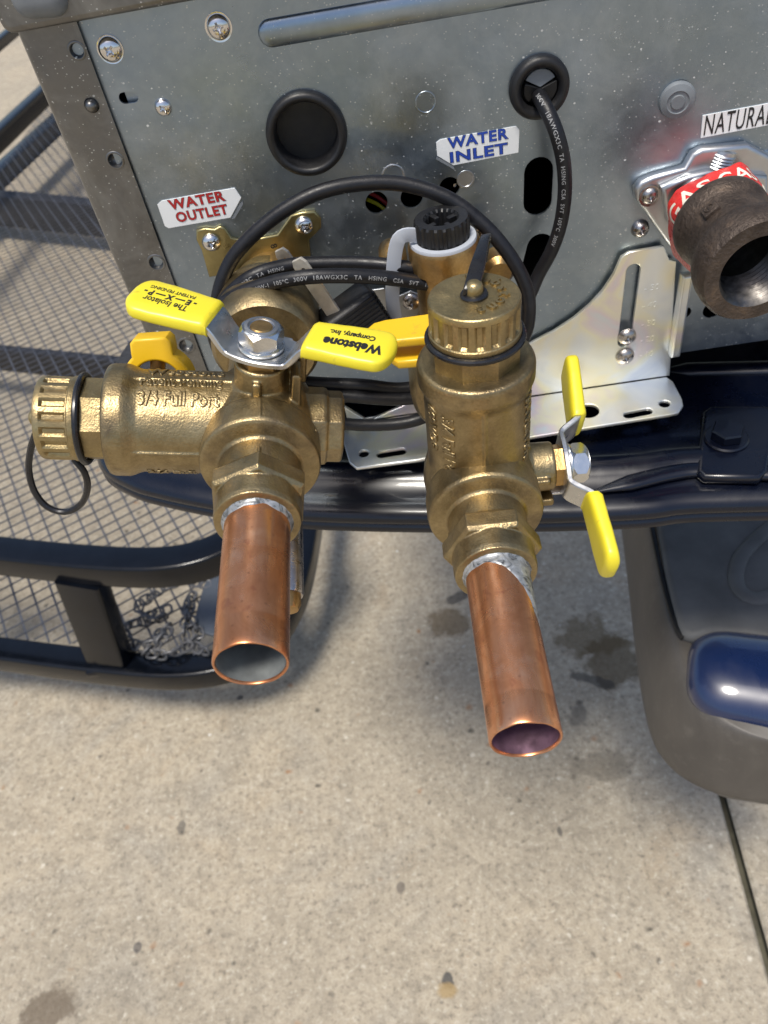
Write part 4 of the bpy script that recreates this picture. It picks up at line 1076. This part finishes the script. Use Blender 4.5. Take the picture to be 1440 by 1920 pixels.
# mesh floor
d1 = Vector((.52, -1, 0)).normalized(); d2 = Vector((1, .577, 0)).normalized()
fr0 = W(0, 1225, Z=ZM); fr1 = W(330, 1258, Z=ZM); fdir = (fr1 - fr0); fdir.normalize(); fn = Vector((-fdir.y, fdir.x, 0))
if fn.y < 0: fn = -fn
xl, xr = -1.216, W(545, 1080, Z=ZM).x
def clipline(p, d):                               # region: front line, far Y, left and right limits
    lo, hi = -9, 9
    for (n_, c) in ((fn, fn.dot(fr0) + .026), (Vector((0, -1, 0)), -3.4), (Vector((1, 0, 0)), xl), (Vector((-1, 0, 0)), -xr)):
        a = n_.dot(d); b = c - n_.dot(p)
        if abs(a) < 1e-9:
            if b > 0: return None
        elif a > 0: lo = max(lo, b / a)
        else: hi = min(hi, b / a)
    return (lo, hi) if hi - lo > .004 else None
V, Fc = [], []
def strand(p, d, wv, th, z):
    c = clipline(p, d)
    if not c: return
    a, b = p + d * c[0], p + d * c[1]; s = Vector((-d.y, d.x, 0)) * wv / 2; n0 = len(V)
    for q in (a, b):
        for k, h in ((-1, -1), (1, -1), (1, 1), (-1, 1)): V.append(q + s * k + Vector((0, 0, z + h * th / 2)))
    for k in range(4): Fc.append((n0 + k, n0 + (k + 1) % 4, n0 + 4 + (k + 1) % 4, n0 + 4 + k))
org = Vector((-.4, .5, 0))
n1 = Vector((-d1.y, d1.x, 0)); n2 = Vector((-d2.y, d2.x, 0))
for i in range(-140, 141): strand(org + n1 * i * .0178 * KS, d1, .0030, .0020, ZM)
for i in range(-160, 161): strand(org + n2 * i * .0150 * KS, d2, .0018, .0016, ZM + .0016)
mf = TR('mesh_floor', V, Fc, 'mesh_steel', smooth=False); mf['kind'] = 'stuff'
# crossbeams under the mesh and side rails on the far left
def beam(p0, p1, wv, h, z, mat='beam_black', name='crossbeam'):
    a, b = W(*p0, Z=ZM), W(*p1, Z=ZM); a.z = b.z = z; TR(name, *sweep([a, b], rrect(wv, h, .004, 2), up=(0, 0, 1)), mat, angle=40)
beam((-260, 336), (330, 388), .045, .10, ZM - .055)
beam((-160, 632), (420, 688), .022, .060, ZM - .035)
def side(p0, p1, Z, wv, h, name):
    a, b = W(*p0, Z=Z), W(*p1, Z=Z); d = (b - a); a = a - d * 2.0; b = b + d * 3
    TR(name, *sweep([a, b], rrect(wv, h, .004, 2), up=(0, 0, 1)), 'powder_black', angle=40)
side((0, 258), (86, 176), .28, .042, .05, 'side_rail')
side((0, 330), (98, 240), ZM - .03, .06, .05, 'side_beam')
side((-10, 88), (40, 46), .45, .03, .03, 'top_rail')
for k in range(5):
    pass
# chain heaped on the mesh
ch = tag(empty('chain', W(310, 1150, Z=ZM)), 'grey steel chain heaped on the mesh floor by the post', 'chain')
lk = sweep(catmull([(.0085, 0, .0), (.0085, .0045, 0), (.004, .0068, 0), (-.004, .0068, 0), (-.0085, .0045, 0), (-.0085, -.0045, 0), (-.004, -.0068, 0), (.004, -.0068, 0), (.0085, -.0045, 0)], .0022, True), circ(.0019, 8), True)
lk = ([v * .95 for v in lk[0]], lk[1])
link0 = None
cpts = [(400, 1088), (385, 1095), (350, 1090), (310, 1098), (285, 1118), (262, 1132), (268, 1150), (300, 1148), (322, 1140), (300, 1160), (260, 1166), (235, 1178), (240, 1198), (262, 1212), (290, 1206), (300, 1188), (318, 1172), (305, 1198), (275, 1222), (300, 1228), (330, 1222), (352, 1212), (372, 1190), (360, 1168), (350, 1140), (362, 1118), (345, 1190), (372, 1216), (392, 1222)]
CP = catmull([W(x, y, Z=ZM + .006 + .003 * (i % 3)) for i, (x, y) in enumerate(cpts)], .001)
acc2 = 0; last = CP[0]; k = 0
for i in range(1, len(CP) - 1):
    if (CP[i] - last).length >= .0120:
        t = (CP[i + 1] - CP[i - 1]).normalized(); f4 = frame(CP[i] - ch.location, t) ; f4 = f4 @ R4(PI / 2, 'Y') @ R4(k % 2 * PI / 2 + random.uniform(-.5, .5), 'X')
        if link0 is None: link0 = mk('link', *lk, 'chain_steel', ch); o = link0
        else: o = link0.copy(); col.objects.link(o); o.parent = ch
        o.matrix_local = f4; last = CP[i]; k += 1
sp_ = [W(x, y, Z=ZM + .004) for x, y in ((366, 1165), (372, 1140), (384, 1100), (400, 1070), (440, 1055), (500, 1060), (500, 1190), (400, 1195), (376, 1188))]
tag(mk('flat_pad', *plate([(p.x, p.y) for p in sp_], (), .006, .002, 3), 'slate_plate', None, M4=T((0, 0, ZM + .003))), 'slate grey flat pad lying on the mesh beside the chain', 'pad')
